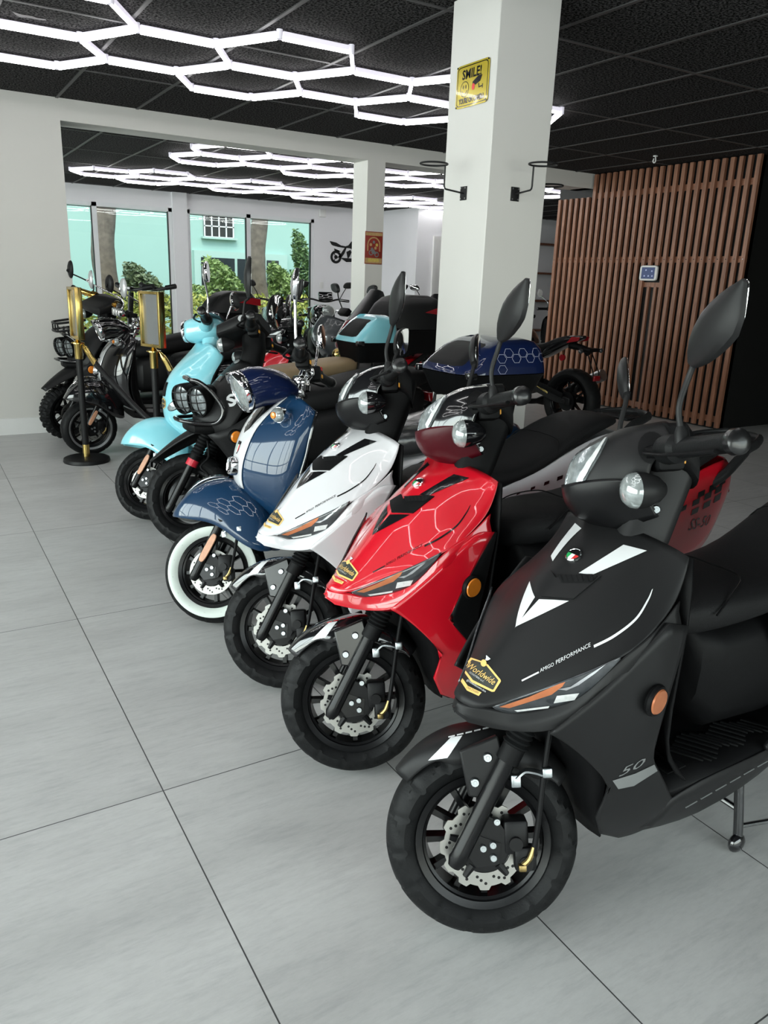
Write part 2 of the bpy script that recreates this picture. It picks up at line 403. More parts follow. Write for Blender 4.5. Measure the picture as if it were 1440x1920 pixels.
def leaf_mirror(root, X, s=1, base=(-.394, .186, .827), bot=(-.415, .202, .954), tip=(-.456, .338, 1.068), w=.104, matn='black_matte', stem='black_matte', knee=(-.39, .19, .875), shape=None, thick=.022, up=None):
    f = lambda p: Vector((p[0], s * p[1], p[2])); B, T = f(bot), f(tip); ax = T - B; Ln = ax.length; ax.normalize()
    nrm = Vector((-1, -.22 * s, .05)); nrm = (nrm - ax * nrm.dot(ax)).normalized(); sd = nrm.cross(ax) * s
    shape = [(q if len(q) > 2 else (q[0], q[1], q[1])) for q in (shape or [(0, .12, .12), (.07, .26, .22), (.16, .36, .32), (.3, .41, .43), (.47, .42, .52), (.6, .37, .55), (.75, .28, .45), (.86, .19, .29), (.96, .09, .13), (1, .05, .06)])]
    rings = []
    for t, hi, ho in shape:
        c = B + ax * (t * Ln); d = thick * (sin(pi * min(1, .12 + .8 * t)) * .9 + .15)
        ring = []
        for j in range(16):
            a = 2 * pi * j / 16; u = cos(a); v = sin(a); hw = (ho if u > 0 else hi) * w
            ring.append(c + sd * (u * hw) + nrm * (-d * abs(v) ** .8 if v > 0 else .004 * -v))
        rings.append(ring)
    st = MB(); st.tube([f(base) + Vector((0, 0, -.03)), f(base), f(base) + Vector((0, 0, .012))], [.013, .013, .009], 12); st.tube([f(base), f(knee), B.lerp(f(knee), .3), B + ax * .015], [.0065, .006, .006, .0085], 10, k=5)
    o = st.build('mirror', stem, root, X)
    MB().loft(rings).build('mirror_housing', matn, o)
    g = MB(); fr = []
    for t, hi, ho in shape[1:]:
        c = B + ax * (t * Ln) + nrm * .0055; fr.append((c - sd * hi * w * .86, c + sd * ho * w * .86))
    g.loft([[a, b] for a, b in fr], caps=False, closed=False); g.build('mirror_glass', 'mirror_glass', o, solid=.001)
    return o
def round_mirror(root, X, s=1, base=(-.39, .2, .83), c=(-.42, .30, 1.02), r=.05, matn='chrome', stem='chrome', oval=1.0):
    f = lambda p: Vector((p[0], s * p[1], p[2])); c = f(c); b = f(base)
    st = MB(); st.tube([b + Vector((0, 0, -.03)), b, b + Vector((-.01, s * .02, .08)), c + Vector((.022, 0, -.02)), c + Vector((.016, 0, 0))], [.009, .008, .0055, .0055, .008], 10, k=4)
    o = st.build('mirror', stem, root, X); Q = Matrix.Rotation(radians(8) * s, 3, 'Z')
    rings = []
    for k_, x in ((.2, .022), (.6, .020), (.9, .012), (1, .002), (.97, -.004), (.90, -.004)): rings.append([c + Q @ Vector((x, r * k_ * cos(2 * pi * j / 28), r * oval * k_ * sin(2 * pi * j / 28))) for j in range(28)])
    MB().loft(rings).build('mirror_housing', matn, o)
    MB().loft([[c + Q @ Vector((x, .88 * r * cos(2 * pi * j / 28), .88 * r * oval * sin(2 * pi * j / 28))) for j in range(28)] for x in (-.0035, -.0055)]).build('mirror_glass', 'mirror_glass', o)
def grips(root, X, inner=(-.385, .12, .80), outer=(-.435, .345, .795), r=.0185, lever=True, levermat='black_plastic', gripmat='rubber', bar='black_matte', switches=True, right=True, barend='black_satin'):
    for s in ((1, -1) if right else (1,)):
        f = lambda p: Vector((p[0], s * p[1], p[2])); a, b = f(inner), f(outer); ax = (b - a).normalized()
        g = MB(); g.tube([a, a + ax * .012, a + ax * .045, a + ax * .055, b - ax * .03, b - ax * .025], [r * 1.5, r * 1.62, r * 1.55, r * 1.08, r, r * 1.1], 22)
        go = g.build('handlebar_grip', gripmat, root, X)
        e = MB(); e.tube([b - ax * .026, b - ax * .02, b - ax * .006, b, b + ax * .001], [r * 1.1, r * 1.28, r * 1.25, r * .9, r * .3], 22); e.build('bar_end', barend, go)
        if lever:
            p0 = a + Vector((.035, -s * .01, -.004)); l = MB(); l.tube([p0, p0 + Vector((.012, s * .05, -.004)), p0 + Vector((.0, s * .12, -.012)), b + Vector((.035, -s * .02, -.014))], [.008, .006, .006, .008], 8, k=4, flat=.6)
            l.tube([a + Vector((.0, 0, 0)), p0], [.018, .012], 10); l.build('brake_lever', levermat, root, X)
        if switches:
            q = MB(); q.box(a + Vector((-.01, -s * .02, -.012)), (.055, .06, .06), bev=.01); qo = q.build('switch_box', 'black_plastic', root, X)
            MB().box(a + Vector((-.038, -s * .012, -.022)), (.008, .02, .014), bev=.002).build('switch', 'switch_orange', qo)
            if s < 0: MB().box(a + Vector((-.038, -s * .018, .008)), (.008, .02, .014), bev=.002).build('switch', 'switch_red', qo)
def turn_signal(root, X, c, s=1, r=.034, shell='black_matte', lens='glass_headlight', d=(1, .25, -.1), bulb=False):
    c = Vector((c[0], s * c[1], c[2])); d = Vector((d[0], s * d[1], d[2])).normalized(); z = Vector((0, 0, 1)); z = (z - d * z.dot(d)).normalized(); y = z.cross(d)
    mk = lambda lst: [[c + d * t + (y * cos(2 * pi * j / 24) + z * sin(2 * pi * j / 24)) * q for j in range(24)] for t, q in lst]
    o = MB().loft(mk([(-.06, r * .4), (-.045, r * .75), (-.02, r * .98), (0, r * 1.04)])).build('turn_signal', shell, root, X)
    MB().loft(mk([(0, r * 1.0), (.012, r * .93), (.022, r * .66), (.027, r * .25)])).build('signal_lens', lens, o)
    if bulb: MB().loft(mk([(.012, r * .55), (.030, r * .42), (.033, r * .1)])).build('signal_bulb', 'amber', o)
def rear_end(root, x=-1.25, R=.205, engine=True, spokes=5, style='road', muffler='cast_black'):
    """rear wheel, engine, muffler, shock and hugger"""
    wheel(root, Matrix.Translation((x, 0, R)), R=R, w=.098, rim=R - .072, style=style, spokes=spokes, name='rear_wheel', disc=False)
    e = MB(); e.loft([superring(-.78, .27, .09, .06, .07), superring(-.9, .27, .12, .09, .10), superring(-1.05, .25, .12, .09, .09), superring(x, .21, .05, .06, .06, yc=.08), superring(x - .06, .21, .03, .04, .04, yc=.08)])
    e.build('engine', 'cast_black', root)
    m = MB(); m.tube([(x + .45, -.10, .16), (x + .25, -.15, .17), (x + .05, -.155, .22), (x - .12, -.155, .27), (x - .24, -.155, .31)], [.02, .045, .055, .055, .04], 16, k=4); m.build('muffler', muffler, root)
    t = MB(); a = Vector((x - .02, .095, R + .03)); b = Vector((x + .10, .10, .60)); pts = []
    for i in range(97): u = i / 96; q = a.lerp(b, u); pts.append(q + Vector((cos(u * 50) * .026, sin(u * 50) * .026, 0)))
    t.tube(pts, .005, 6); t.tube([a, b], .011, 10); t.build('shock_absorber', 'steel', root)
    g = MB(); rows = []
    for i in range(13):
        q = radians(60 + i * 9); rr = R + .03; rows.append([Vector((x + rr * cos(q) * -1, y, R + rr * sin(q) - abs(y) ** 2 * 3)) for y in (-.065, -.035, 0, .035, .065)])
    g.grid(rows).build('rear_fender', 'black_plastic', root, solid=.004)
def center_stand(root, x=-.70, side=True):
    s = MB()
    for q in (1, -1):
        s.tube([(x - .02, q * .10, .22), (x - .005, q * .13, .19), (x + .0, q * .15, .11), (x + .005, q * .165, .03)], [.012, .013, .012, .012], 10, k=4)
        s.ball((x + .008, q * .165, .026), (.028, .016, .026), 14); s.tube([(x, q * .15, .03), (x - .03, q * .16, .012)], .006, 6)
    s.tube([(x, -.15, .11), (x, .15, .11)], .008, 8); s.tube([(x, .15, .06), (x - .14, .18, .05)], .006, 8)
    s.build('center_stand', 'black_gloss', root)
def top_case(root, x0, z0, L=.40, W=.38, Hh=.26, lid='black_matte', base='black_plastic', pad='seat_vinyl', back=.13, deco=None, padh=.8, reflect=True):
    """x0: front edge, z0: underside. A tapered lower shell, a lid and a backrest pad facing forward"""
    zm = z0 + Hh * .42
    def rr(x, zc, hw, hh, n=24): return superring(x, zc, hw, hh, hh, n, 5)
    b = MB(); S_ = []
    for z, k in ((z0, .80), (z0 + Hh * .1, .86), (zm - .012, .97), (zm, 1.0)):
        S_.append([Vector((x0 - L / 2 + L / 2 * k * c_, W / 2 * k * s_, z)) for c_, s_ in corner_ring(24, 4.5)])
    b.loft(S_); bo = b.build('top_case', base, root)
    l = MB(); S_ = []
    for t, k, sh in ((0, 1.0, 0), (.12, .99, .004), (.4, .95, back * .30), (.7, .88, back * .62), (.9, .76, back * .88), (1, .52, back)):
        z = zm + .004 + Hh * .58 * t
        S_.append([Vector((x0 - L / 2 + L / 2 * k * c_ - (sh if c_ > 0 else sh * .1) * abs(c_), W / 2 * k * s_, z)) for c_, s_ in corner_ring(24, 4.5)])
    l.loft(S_); lo = l.build('case_lid', lid, bo)
    tr = bvh_of(lo); rows = []
    for i in range(7):
        z = zm + .03 + Hh * .5 * padh * i / 6; row = []
        for j in range(9):
            y = W * .36 * (j - 4) / 4 * (1 - .12 * (i / 6)); h = tr.ray_cast(Vector((x0 + .5, y, z)), Vector((-1, 0, 0))); q = h[0] if h[0] is not None else Vector((x0 - back, y, z))
            row.append(q + Vector((.012 if 0 < j < 8 and 0 < i < 6 else -.002, 0, 0)))
        rows.append(row)
    MB().grid(rows).build('backrest_pad', pad, bo, sub=1)
    for y in (W * .47, -W * .47):
        MB().box((x0 - L * .08, y, zm), (.05, .03, .03), bev=.006).build('case_hinge', 'black_gloss', bo)
    if reflect:
        z = zm + Hh * .33
        for s in (1, -1): p = MB(); p.prism([(x0 - L * .55, z - .01), (x0 - L * .97, z - .035), (x0 - L * .97, z + .02), (x0 - L * .8, z + .03)], 'y', s * W * .462, s * W * .478); p.build('case_reflector', 'red_lens', bo)
    for y in (.09, -.09): MB().tube([(x0 - .05, y, z0 - .06), (x0 - .06, y, z0), (x0 - L * .8, y, z0), (x0 - L * .8, y, z0 - .05)], .01, 8).build('case_rack', 'black_matte', bo)
    return bo
def corner_ring(n, e):
    R = []
    for j in range(n):
        a = 2 * pi * j / n; c, d = cos(a), sin(a); R.append(((abs(c) ** (2 / e)) * (1 if c >= 0 else -1), (abs(d) ** (2 / e)) * (1 if d >= 0 else -1)))
    return R
def loft_seat(root, st, m='seat_vinyl', name='seat', n=22, e=3.0, X=None):
    """stations: x, top z, bottom z, half width"""
    R = []
    for x, zt, zb, hw in st:
        zc = zb + (zt - zb) * .45; R.append(superring(x, zc, hw, zt - zc, zc - zb, n, e))
    return MB().loft(R).build(name, m, root, X, sub=1)
# ------------------------------------------------------------------ the sharp-nosed sport scooter (black, red, white)
REF = Vector((.924, 1.051, CAMH))            # a fixed viewpoint beside the scooter, used to lay the decals out on its panels
def px_dir(u, v):
    d = CR * ((u - 720) / FPX) + CD * ((v - 960) / FPX) + CF
    return Vector((-d.x, -d.y, d.z))
def poly_px(pts, cell=7): return flat_poly(pts, cell)
def catmull2(L_): return [(p.x, p.y) for p in catmull([(a, b, 0) for a, b in L_], 8)]
def text_px(txt, a, b, h, shear=.25, up=None):
    """text along a->b, cap height h (image units, v down)"""
    mb = text_mb(txt, 1.0, shear=shear); w = max(p.x for p in mb.v); ch = .7
    A = Vector(a); B = Vector(b); ex = (B - A) / w; n = up or Vector((ex.y, -ex.x)).normalized(); ey = Vector(n) * (h / ch)
    mb.v = [Vector((A.x + ex.x * p.x + ey.x * p.y, A.y + ex.y * p.x + ey.y * p.y, 0)) for p in mb.v]; return mb
HOOD = [
 [(-.302, 0, .866), (-.304, .05, .865), (-.310, .10, .860), (-.318, .146, .850), (-.323, .166, .842), (-.321, .168, .830)],
 [(-.240, 0, .846), (-.245, .055, .842), (-.257, .10, .828), (-.278, .148, .801), (-.292, .172, .782), (-.292, .180, .765)],
 [(-.175, 0, .815), (-.185, .05, .805), (-.200, .10, .787), (-.228, .152, .757), (-.240, .177, .742), (-.241, .187, .730)],
 [(-.125, 0, .772), (-.132, .045, .764), (-.147, .09, .750), (-.172, .142, .724), (-.186, .175, .712), (-.192, .192, .698)],
 [(-.075, 0, .722), (-.080, .04, .713), (-.095, .08, .701), (-.116, .128, .687), (-.130, .165, .681), (-.136, .186, .676)],
 [(-.020, 0, .661), (-.025, .03, .655), (-.034, .06, .645), (-.045, .092, .636), (-.055, .118, .628), (-.060, .134, .620)],
 [(.034, 0, .600), (.030, .025, .596), (.021, .048, .592), (.008, .068, .590), (-.003, .083, .588), (-.008, .091, .582)],
 [(.088, 0, .553), (.083, .018, .552), (.076, .032, .551), (.064, .042, .552), (.054, .048, .555), (.047, .051, .553)]]
CHIN = [
 [(.090, 0, .552), (.084, .02, .551), (.047, .051, .553), (.002, .066, .536), (-.080, .14, .572), (-.136, .186, .676), (-.19, .194, .700), (-.243, .190, .728), (-.293, .183, .763)],
 [(.100, 0, .541), (.086, .024, .527), (.055, .052, .522), (.010, .076, .516), (-.062, .142, .548), (-.13, .188, .645), (-.18, .198, .685), (-.235, .194, .715), (-.287, .188, .745)],
 [(.097, 0, .530), (.080, .026, .516), (.037, .060, .506), (-.005, .095, .508), (-.05, .140, .520), (-.11, .182, .60), (-.17, .196, .65), (-.23, .2, .69), (-.29, .198, .715)],
 [(.04, 0, .505), (.03, .022, .50), (.01, .05, .495), (-.03, .08, .495), (-.08, .12, .50), (-.14, .16, .56), (-.19, .18, .62), (-.24, .19, .66), (-.29, .19, .70)]]
WING = [
 [(-.018, .150, .531), (-.055, .166, .566), (-.11, .184, .615), (-.19, .197, .687), (-.245, .203, .733), (-.302, .204, .716)],
 [(-.052, .158, .508), (-.08, .172, .528), (-.13, .190, .56), (-.20, .207, .605), (-.245, .211, .63), (-.284, .207, .625)],
 [(-.105, .176, .458), (-.125, .186, .47), (-.155, .198, .49), (-.205, .210, .51), (-.235, .211, .52), (-.262, .206, .515)],
 [(-.160, .190, .392), (-.175, .197, .40), (-.195, .203, .415), (-.22, .208, .43), (-.238, .208, .435), (-.254, .205, .437)],
 [(-.150, .172, .310), (-.18, .187, .32), (-.215, .199, .332), (-.255, .206, .345), (-.285, .207, .35), (-.315, .204, .352)],
 [(-.186, .158, .247), (-.212, .172, .255), (-.245, .186, .266), (-.285, .197, .28), (-.315, .2, .29), (-.348, .2, .300)],
 [(-.255, .152, .205), (-.27, .158, .207), (-.295, .166, .212), (-.33, .174, .222), (-.36, .18, .235), (-.40, .19, .258)]]
def sport_scooter(name, loc, label, body, cowl, lower, fender, decal, steer, case=None, group=None, seat_shift=0, tail_decal=None, chin=None, rot=pi, red_detail=False, stickers=True, film=False):
    root = empty(name, (loc[0], loc[1], 0), rot); tag(root, label, 'scooter', group)
    X = steer_matrix(steer)
    # ---- fixed bodywork
    hood = MB().grid(HOOD, True).build('front_panel', body, root, sub=2, solid=.005, cols={3: .55, 4: .35}, pts=[HOOD[0][4], HOOD[0][5]])
    T = bvh_of(hood)
    MB().grid(CHIN, True).build('chin_panel', chin or body, root, sub=2, solid=.004, rws={1: .8, 2: .9}, pts=[CHIN[1][0], CHIN[2][0], CHIN[2][1]])
    for s in (1, -1):
        if body == 'black_matte':
            w = MB().grid(WING); w = w if s > 0 else w.mirrored(); wo = w.build('side_wing', body, root, sub=2, solid=.006, off=-1 if s > 0 else 1, pts=[WING[0][4], WING[3][0], WING[4][0], WING[5][0], WING[3][5]])
        else:
            rowsF, rowsR = [], []
            for r_, u in zip(WING, (.97, .70, .44, .60, .80, .86, .86)):
                P_ = lambda t, r_=r_: (lambda i, f: Vector(r_[i]).lerp(Vector(r_[i + 1]), f))(min(4, int(t * 5)), t * 5 - min(4, int(t * 5)))
                rowsF.append([P_(u * k_ / 5) for k_ in range(6)]); rowsR.append([P_(u + (1 - u) * k_ / 3) for k_ in range(4)])
            w = MB().grid(rowsF); w2 = MB().grid(rowsR); g1, g2 = w.gs, w2.gs
            if s < 0: w, w2 = w.mirrored(), w2.mirrored(); w.gs, w2.gs = g1, g2
            pk = [tuple(rowsF[k_][5]) for k_ in range(7)]
            wo = w.build('side_wing', body, root, sub=2, solid=.006, off=-1 if s > 0 else 1, pts=[WING[3][0], WING[4][0], WING[5][0]] + pk)
            w2.build('side_panel', 'black_plastic', root, sub=2, solid=.006, off=-1 if s > 0 else 1, pts=pk)
        fp = MB().grid([[(-.66, .208, .338), (-.74, .208, .385), (-.82, .205, .425), (-.91, .195, .462), (-.97, .17, .465)], [(-.66, .211, .326), (-.74, .211, .345), (-.82, .209, .375), (-.91, .20, .405), (-.97, .175, .42)]])
        (fp if s > 0 else fp.mirrored()).build('floor_side_panel', body, root, solid=.01, off=-1 if s > 0 else 1)
        if s > 0 and tail_decal != 'none':
            TW = bvh_of(wo)
            if decal == 'decal_white':
                wrap(poly_px([(1148, 1463), (1190, 1450), (1226, 1433), (1232, 1445), (1188, 1473), (1159, 1479)]), TW, REF, px_dir).build('fade_stripe', 'decal_grey', wo)
            dx_ = 0 if body == 'black_matte' else -70
            if body == 'black_matte': wrap(text_px('50', (1160 + dx_, 1456), (1214 + dx_, 1431), 12, .5), TW, REF, px_dir).build('number_decal', 'decal_grey' if decal == 'decal_white' else decal, wo)
    def emit(mb, nm, mt, lift=.0012, thick=0, both=False, half=False, par=None, tree=None):
        q = wrap(mb, tree or T, REF, px_dir, lift, thick, half)
        if both: q.mirrored().build(nm, mt, par or hood, weld=half)
        return q.build(nm, mt, par or hood, weld=half)
    # marker lights below the front panel
    for s in (1, -1):
        up = [(.046, .053, .5555), (.002, .082, .583), (-.05, .127, .620), (-.10, .162, .653), (-.137, .188, .682)]
        md = [(.040, .058, .549), (-.003, .085, .566), (-.055, .132, .600), (-.105, .170, .634), (-.137, .189, .679)]
        lo = [(.006, .068, .535), (-.022, .090, .546), (-.060, .128, .567), (-.092, .156, .594), (-.136, .1885, .676)]
        q = MB().grid([up, md, lo]); q = q if s > 0 else q.mirrored()
        lo_ = q.build('marker_light', 'lens_dark', root, sub=2, solid=.004, off=1 if s < 0 else -1)
        if s > 0:
            TL = bvh_of(lo_)
            e2 = lambda mb, nm, mt: wrap(mb, TL, REF, px_dir, .0012).build(nm, mt, lo_)
            e2(poly_px([(936, 1325), (992, 1306), (1050, 1281), (1060, 1278), (1054, 1287), (1034, 1302), (1000, 1313), (955, 1327)], 5), 'amber_reflector', 'copper_lens')
            e2(poly_px([(1046, 1292), (1070, 1287), (1108, 1262), (1136, 1245), (1116, 1262), (1085, 1284), (1062, 1294)], 5), 'chrome_strip', 'chrome')
            e2(poly_px([(1044, 1304), (1086, 1299), (1077, 1312), (1038, 1318)], 5), 'light_bar', 'lens_white')
            e2(poly_px([(964, 1331), (1030, 1323), (1028, 1327), (970, 1334)], 5), 'light_bar', 'lens_white')
    # decals on the front panel
    if decal:
        emit(poly_px([(1169, 1022), (1213, 1033), (1111, 1078), (1085, 1075)]), 'stripe_decal', decal, both=True)
        emit(poly_px([(962, 1178), (1016, 1152), (1067, 1127), (1040, 1125), (1011, 1124), (1001, 1135)]), 'chevron_decal', decal, both=True, half=True)
        st_ = MB(); st_.loft([[Vector((u, v, 0)) for u, v in catmull2(l_)] for l_ in ([(1224, 1104), (1216, 1126), (1193, 1163), (1153, 1195), (1114, 1215)], [(1222, 1106), (1213, 1125), (1190, 1160), (1150, 1191), (1113, 1210)])], caps=False, closed=False); emit(st_, 'pin_stripe', decal)
        emit(poly_px([(979, 1278), (978, 1275), (1010, 1259), (1011, 1262)], 5), 'pin_stripe', decal)
        emit(text_px('AMIGO', (1013, 1261), (1040, 1248), 6.5, .4), 'lettering', decal, .0014)
        emit(text_px('PERFORMANCE', (1043, 1246), (1110, 1211), 7, .4), 'lettering', decal, .0014)
    vent = emit(poly_px([(1003, 1085), (1034, 1071), (1043, 1085), (1060, 1078), (1110, 1078), (1127, 1081), (1075, 1124), (1016, 1119)]), 'vent_scoop', 'black_plastic' if body != 'black_matte' else body, .004, .006, both=False)
    lipm = emit(poly_px([(1046, 1080), (1054, 1094), (1106, 1094), (1122, 1081)], 5), 'vent_mesh', 'rubber', .0065)
    for i in range(7):
        u = 1052 + i * 9.5; emit(poly_px([(u, 1081), (u + 1.6, 1081), (u + 6, 1093), (u + 4.4, 1093)], 5), 'mesh_bar', 'black_plastic', .008, par=lipm)
    # round enamel badge
    h = T.ray_cast(REF, px_dir(1071, 1040).normalized()); n = h[1] if h[1].z > 0 else -h[1]; c = Vector((h[0].x, 0, h[0].z)); n.y = 0; n.normalize()
    zx = Vector((n.z, 0, -n.x)); yy = Vector((0, 1, 0)); BX = Matrix((( yy.x, -zx.x, n.x, c.x), (yy.y, -zx.y, n.y, c.y), (yy.z, -zx.z, n.z, c.z), (0, 0, 0, 1)))
    e = MB().lathe([(.001, 0), (.0175, 0), (.0175, .004), (.0155, .006), (.0145, .0045), (.001, .0045)], 'z', n=28, X=BX).build('emblem', 'chrome', hood)
    def arcpoly(a0, a1, r, chord=False): return [(r * cos(a0 + (a1 - a0) * i / 14), r * sin(a0 + (a1 - a0) * i / 14)) for i in range(15)]
    for nm, mt, pts in (('emblem_band', 'decal_black', arcpoly(radians(5), radians(175), .0142)), ('emblem_green', 'flag_green', [(-.0142, .0005), (-.0048, .0005), (-.0048, -.0134)] + [(.0142 * cos(t), .0142 * sin(t)) for t in [radians(250 - i * 10) for i in range(7)]]),
                        ('emblem_white', 'flag_white', [(-.0047, .0005), (.0047, .0005), (.0047, -.0134), (-.0047, -.0134)]), ('emblem_red', 'flag_red', [(.0142, .0005), (.0048, .0005), (.0048, -.0134)] + [(.0142 * cos(t), .0142 * sin(t)) for t in [radians(290 + i * 10) for i in range(7)]])):
        MB().prism(pts, 'z', .0046, .0052).xf(BX).build(nm, mt, e)
    if stickers:
        g = lambda x, y: (850 + x / 13.09, 1210 + y / 13.09)
        hexo = [(440, 305), (700, 395), (860, 480), (1165, 850), (1170, 890), (1010, 1140), (950, 1145), (450, 910), (235, 610), (250, 560)]
        hexi = [(470, 362), (690, 430), (830, 520), (1110, 862), (985, 1090), (955, 1092), (490, 862), (288, 592)]
        so = emit(poly_px([g(*p) for p in hexo], 4), 'dealer_sticker', 'sticker_gold', .0012)
        emit(poly_px([g(*p) for p in hexi], 4), 'sticker_field', 'sticker_dark', .0017, par=so)
        emit(text_px('Worldwide', g(350, 560), g(985, 985), 12.5, .3), 'sticker_text', 'sticker_gold', .0023, par=so)
        emit(text_px('SCOOTERS LLC', g(405, 690), g(745, 915), 3.2, 0), 'sticker_text', 'decal_white', .0023, par=so)
        emit(text_px('@Worldwidescooters.dania', g(330, 880), g(790, 1160), 4.0, .1), 'sticker_text', 'decal_white', .0014, par=so)
        ba = emit(poly_px([g(*p) for p in [(235, 815), (360, 1000), (695, 1160), (625, 1245), (340, 1115), (190, 890)]], 4), 'sticker_banner', 'sticker_gold', .0012, par=so)
        emit(text_px('(754) 273-0393', g(330, 1060), g(610, 1200), 4.0, .1), 'sticker_text', 'sticker_dark', .0018, par=so)
        bl = [g(760 + 72 * cos(t), 450 + 88 * sin(t)) for t in [i * pi / 8 for i in range(16)]]
        emit(poly_px(bl, 4), 'sticker_mark', 'sticker_gold', .0024, par=so)
        emit(poly_px([g(*p) for p in [(800, 345), (820, 345), (822, 260), (840, 262), (845, 345), (920, 335), (930, 350), (860, 385), (815, 385)]], 4), 'sticker_mark', 'decal_white', .0024, par=so)
    # inner shield, floor, belly
    inner = [[(-.325, 0, .85), (-.33, .09, .848), (-.335, .165, .835)], [(-.36, 0, .72), (-.35, .10, .72), (-.32, .190, .72)], [(-.39, 0, .55), (-.37, .11, .55), (-.285, .2, .52)], [(-.40, 0, .42), (-.385, .12, .41), (-.30, .2, .40)], [(-.42, 0, .345), (-.41, .13, .34), (-.38, .2, .335)]]
    MB().grid(inner, True).build('inner_shield', 'black_plastic', root, sub=1, solid=.006, off=1)
    fl = MB().grid([[(-.33, 0, .33), (-.33, .14, .33), (-.335, .198, .325)], [(-.5, 0, .332), (-.5, .16, .332), (-.5, .205, .328)], [(-.7, 0, .33), (-.7, .16, .33), (-.7, .205, .326)], [(-.9, 0, .33), (-.9, .15, .33), (-.9, .19, .326)]], True)
    fb = fl.build('floorboard', 'black_plastic', root, solid=.02)
    for s in (1, -1):
        rb = MB()
        for i in range(16): rb.box((-.46 - i * .018, s * (.125 + .012 * sin(i)), .335), (.007, .10 - .002 * i, .004), Matrix.Rotation(s * .5, 3, 'Z'))
        rb.box((-.40, s * .14, .335), (.06, .05, .004), bev=.001)
        rb.build('floor_grip', 'rubber', fb)
    bel = [[(-.345, .2, .302), (-.30, .187, .245), (-.25, .153, .203), (-.24, .08, .19), (-.24, 0, .185)], [(-.42, .207, .325), (-.41, .185, .23), (-.39, .160, .170), (-.39, .08, .155), (-.39, 0, .15)],
           [(-.55, .210, .327), (-.54, .187, .23), (-.53, .160, .150), (-.53, .08, .14), (-.53, 0, .14)], [(-.68, .209, .326), (-.66, .187, .24), (-.645, .157, .162), (-.64, .08, .15), (-.64, 0, .15)], [(-.80, .204, .33), (-.79, .180, .26), (-.782, .155, .19), (-.78, .08, .18), (-.78, 0, .18)], [(-.92, .185, .36), (-.92, .165, .30), (-.92, .14, .24), (-.92, .08, .23), (-.92, 0, .23)]]
    bo = MB().grid(bel).both().build('belly_fairing', lower, root, sub=1, solid=.004, weld=True)
    for s in (1, -1):
        sp = MB()
        for i in range(9): sp.tube([(-.40 - i * .05, s * (.199 + .002), .262 + .004 * i), (-.437 - i * .05, s * (.199 + .002), .265 + .004 * i)], .0014, 5)
        sp.build('dash_line', 'decal_grey', bo)
    splash = [[(-.06, .10, .50), (-.14, .155, .49)], [(-.13, .09, .42), (-.18, .17, .41)], [(-.17, .08, .32), (-.17, .16, .31)], [(-.20, .08, .22), (-.20, .15, .23)]]
    MB().grid([[(r[0][0] - .03, 0, r[0][2])] + r for r in splash], True).build('splash_panel', 'black_plastic', root, sub=1, solid=.004)
    for s in (1, -1):
        T2 = Matrix.Translation((-.222, s * .209, .581)) @ Matrix.Rotation(radians(8) * s, 4, 'Z')
        r = MB().lathe([(.001, 0), (.031, 0), (.033, s * .006), (.030, s * .012), (.001, s * .012)], n=28, X=T2).build('side_reflector', 'black_plastic', root)
        MB().lathe([(.001, s * .0125), (.026, s * .0125), (.024, s * .0155), (.001, s * .016)], n=28, X=T2).build('reflector_lens', 'amber' if body != 'black_matte' else 'copper_lens', r)
    # under-seat body, seat, tail
    sb = MB(); sb.loft([superring(-.475, .60, .07, .04, .05, e=3), superring(-.50, .53, .115, .10, .12, e=3.5), superring(-.56, .50, .135, .12, .15, e=4), superring(-.75, .48, .145, .135, .14, e=4), superring(-.95, .50, .145, .16, .13, e=4), superring(-1.15, .58, .13, .14, .13, e=4)])
    sb.build('seat_base', 'black_plastic', root)
    st = [(-.445, .655, .605, .045), (-.47, .685, .598, .085), (-.54, .712, .605, .125), (-.66, .712, .61, .14), (-.80, .705, .625, .145), (-.93, .722, .66, .148), (-1.03, .768, .705, .148), (-1.13, .822, .75, .142), (-1.23, .858, .785, .132), (-1.33, .868, .812, .118), (-1.395, .856, .822, .09), (-1.41, .845, .826, .05)]
    so_ = loft_seat(root, st, X=Matrix.Translation((seat_shift, 0, 0)))
    for s in (1, -1):
        MB().tube([(-.56, s * .13, .668), (-.62, s * .118, .700), (-.70, s * .08, .716), (-.71, 0, .717)], .0022, 6, k=5).build('seam', 'black_plastic', so_); seam = MB(); seam.tube([(-1.03, s * .146, .735), (-1.06, s * .11, .79), (-1.07, 0, .80)], .0022, 6, k=4)
        seam.build('seam', 'black_plastic', so_)
    tail = [[(-.70, .135, .618), (-.70, .148, .59), (-.71, .15, .555), (-.72, .14, .50)], [(-.90, .142, .672), (-.90, .160, .64), (-.905, .162, .575), (-.91, .150, .49)], [(-1.06, .140, .735), (-1.06, .162, .69), (-1.07, .164, .59), (-1.09, .150, .47)],
            [(-1.22, .130, .790), (-1.22, .154, .74), (-1.22, .158, .62), (-1.22, .145, .475)], [(-1.34, .112, .80), (-1.36, .134, .76), (-1.36, .138, .67), (-1.33, .125, .55)], [(-1.43, .07, .79), (-1.46, .085, .755), (-1.46, .085, .70), (-1.43, .08, .62)], [(-1.44, 0, .79), (-1.48, 0, .755), (-1.48, 0, .70), (-1.45, 0, .63)]]
    ta = MB().grid(tail).both().build('rear_fairing', body, root, sub=2, solid=.004, weld=True)
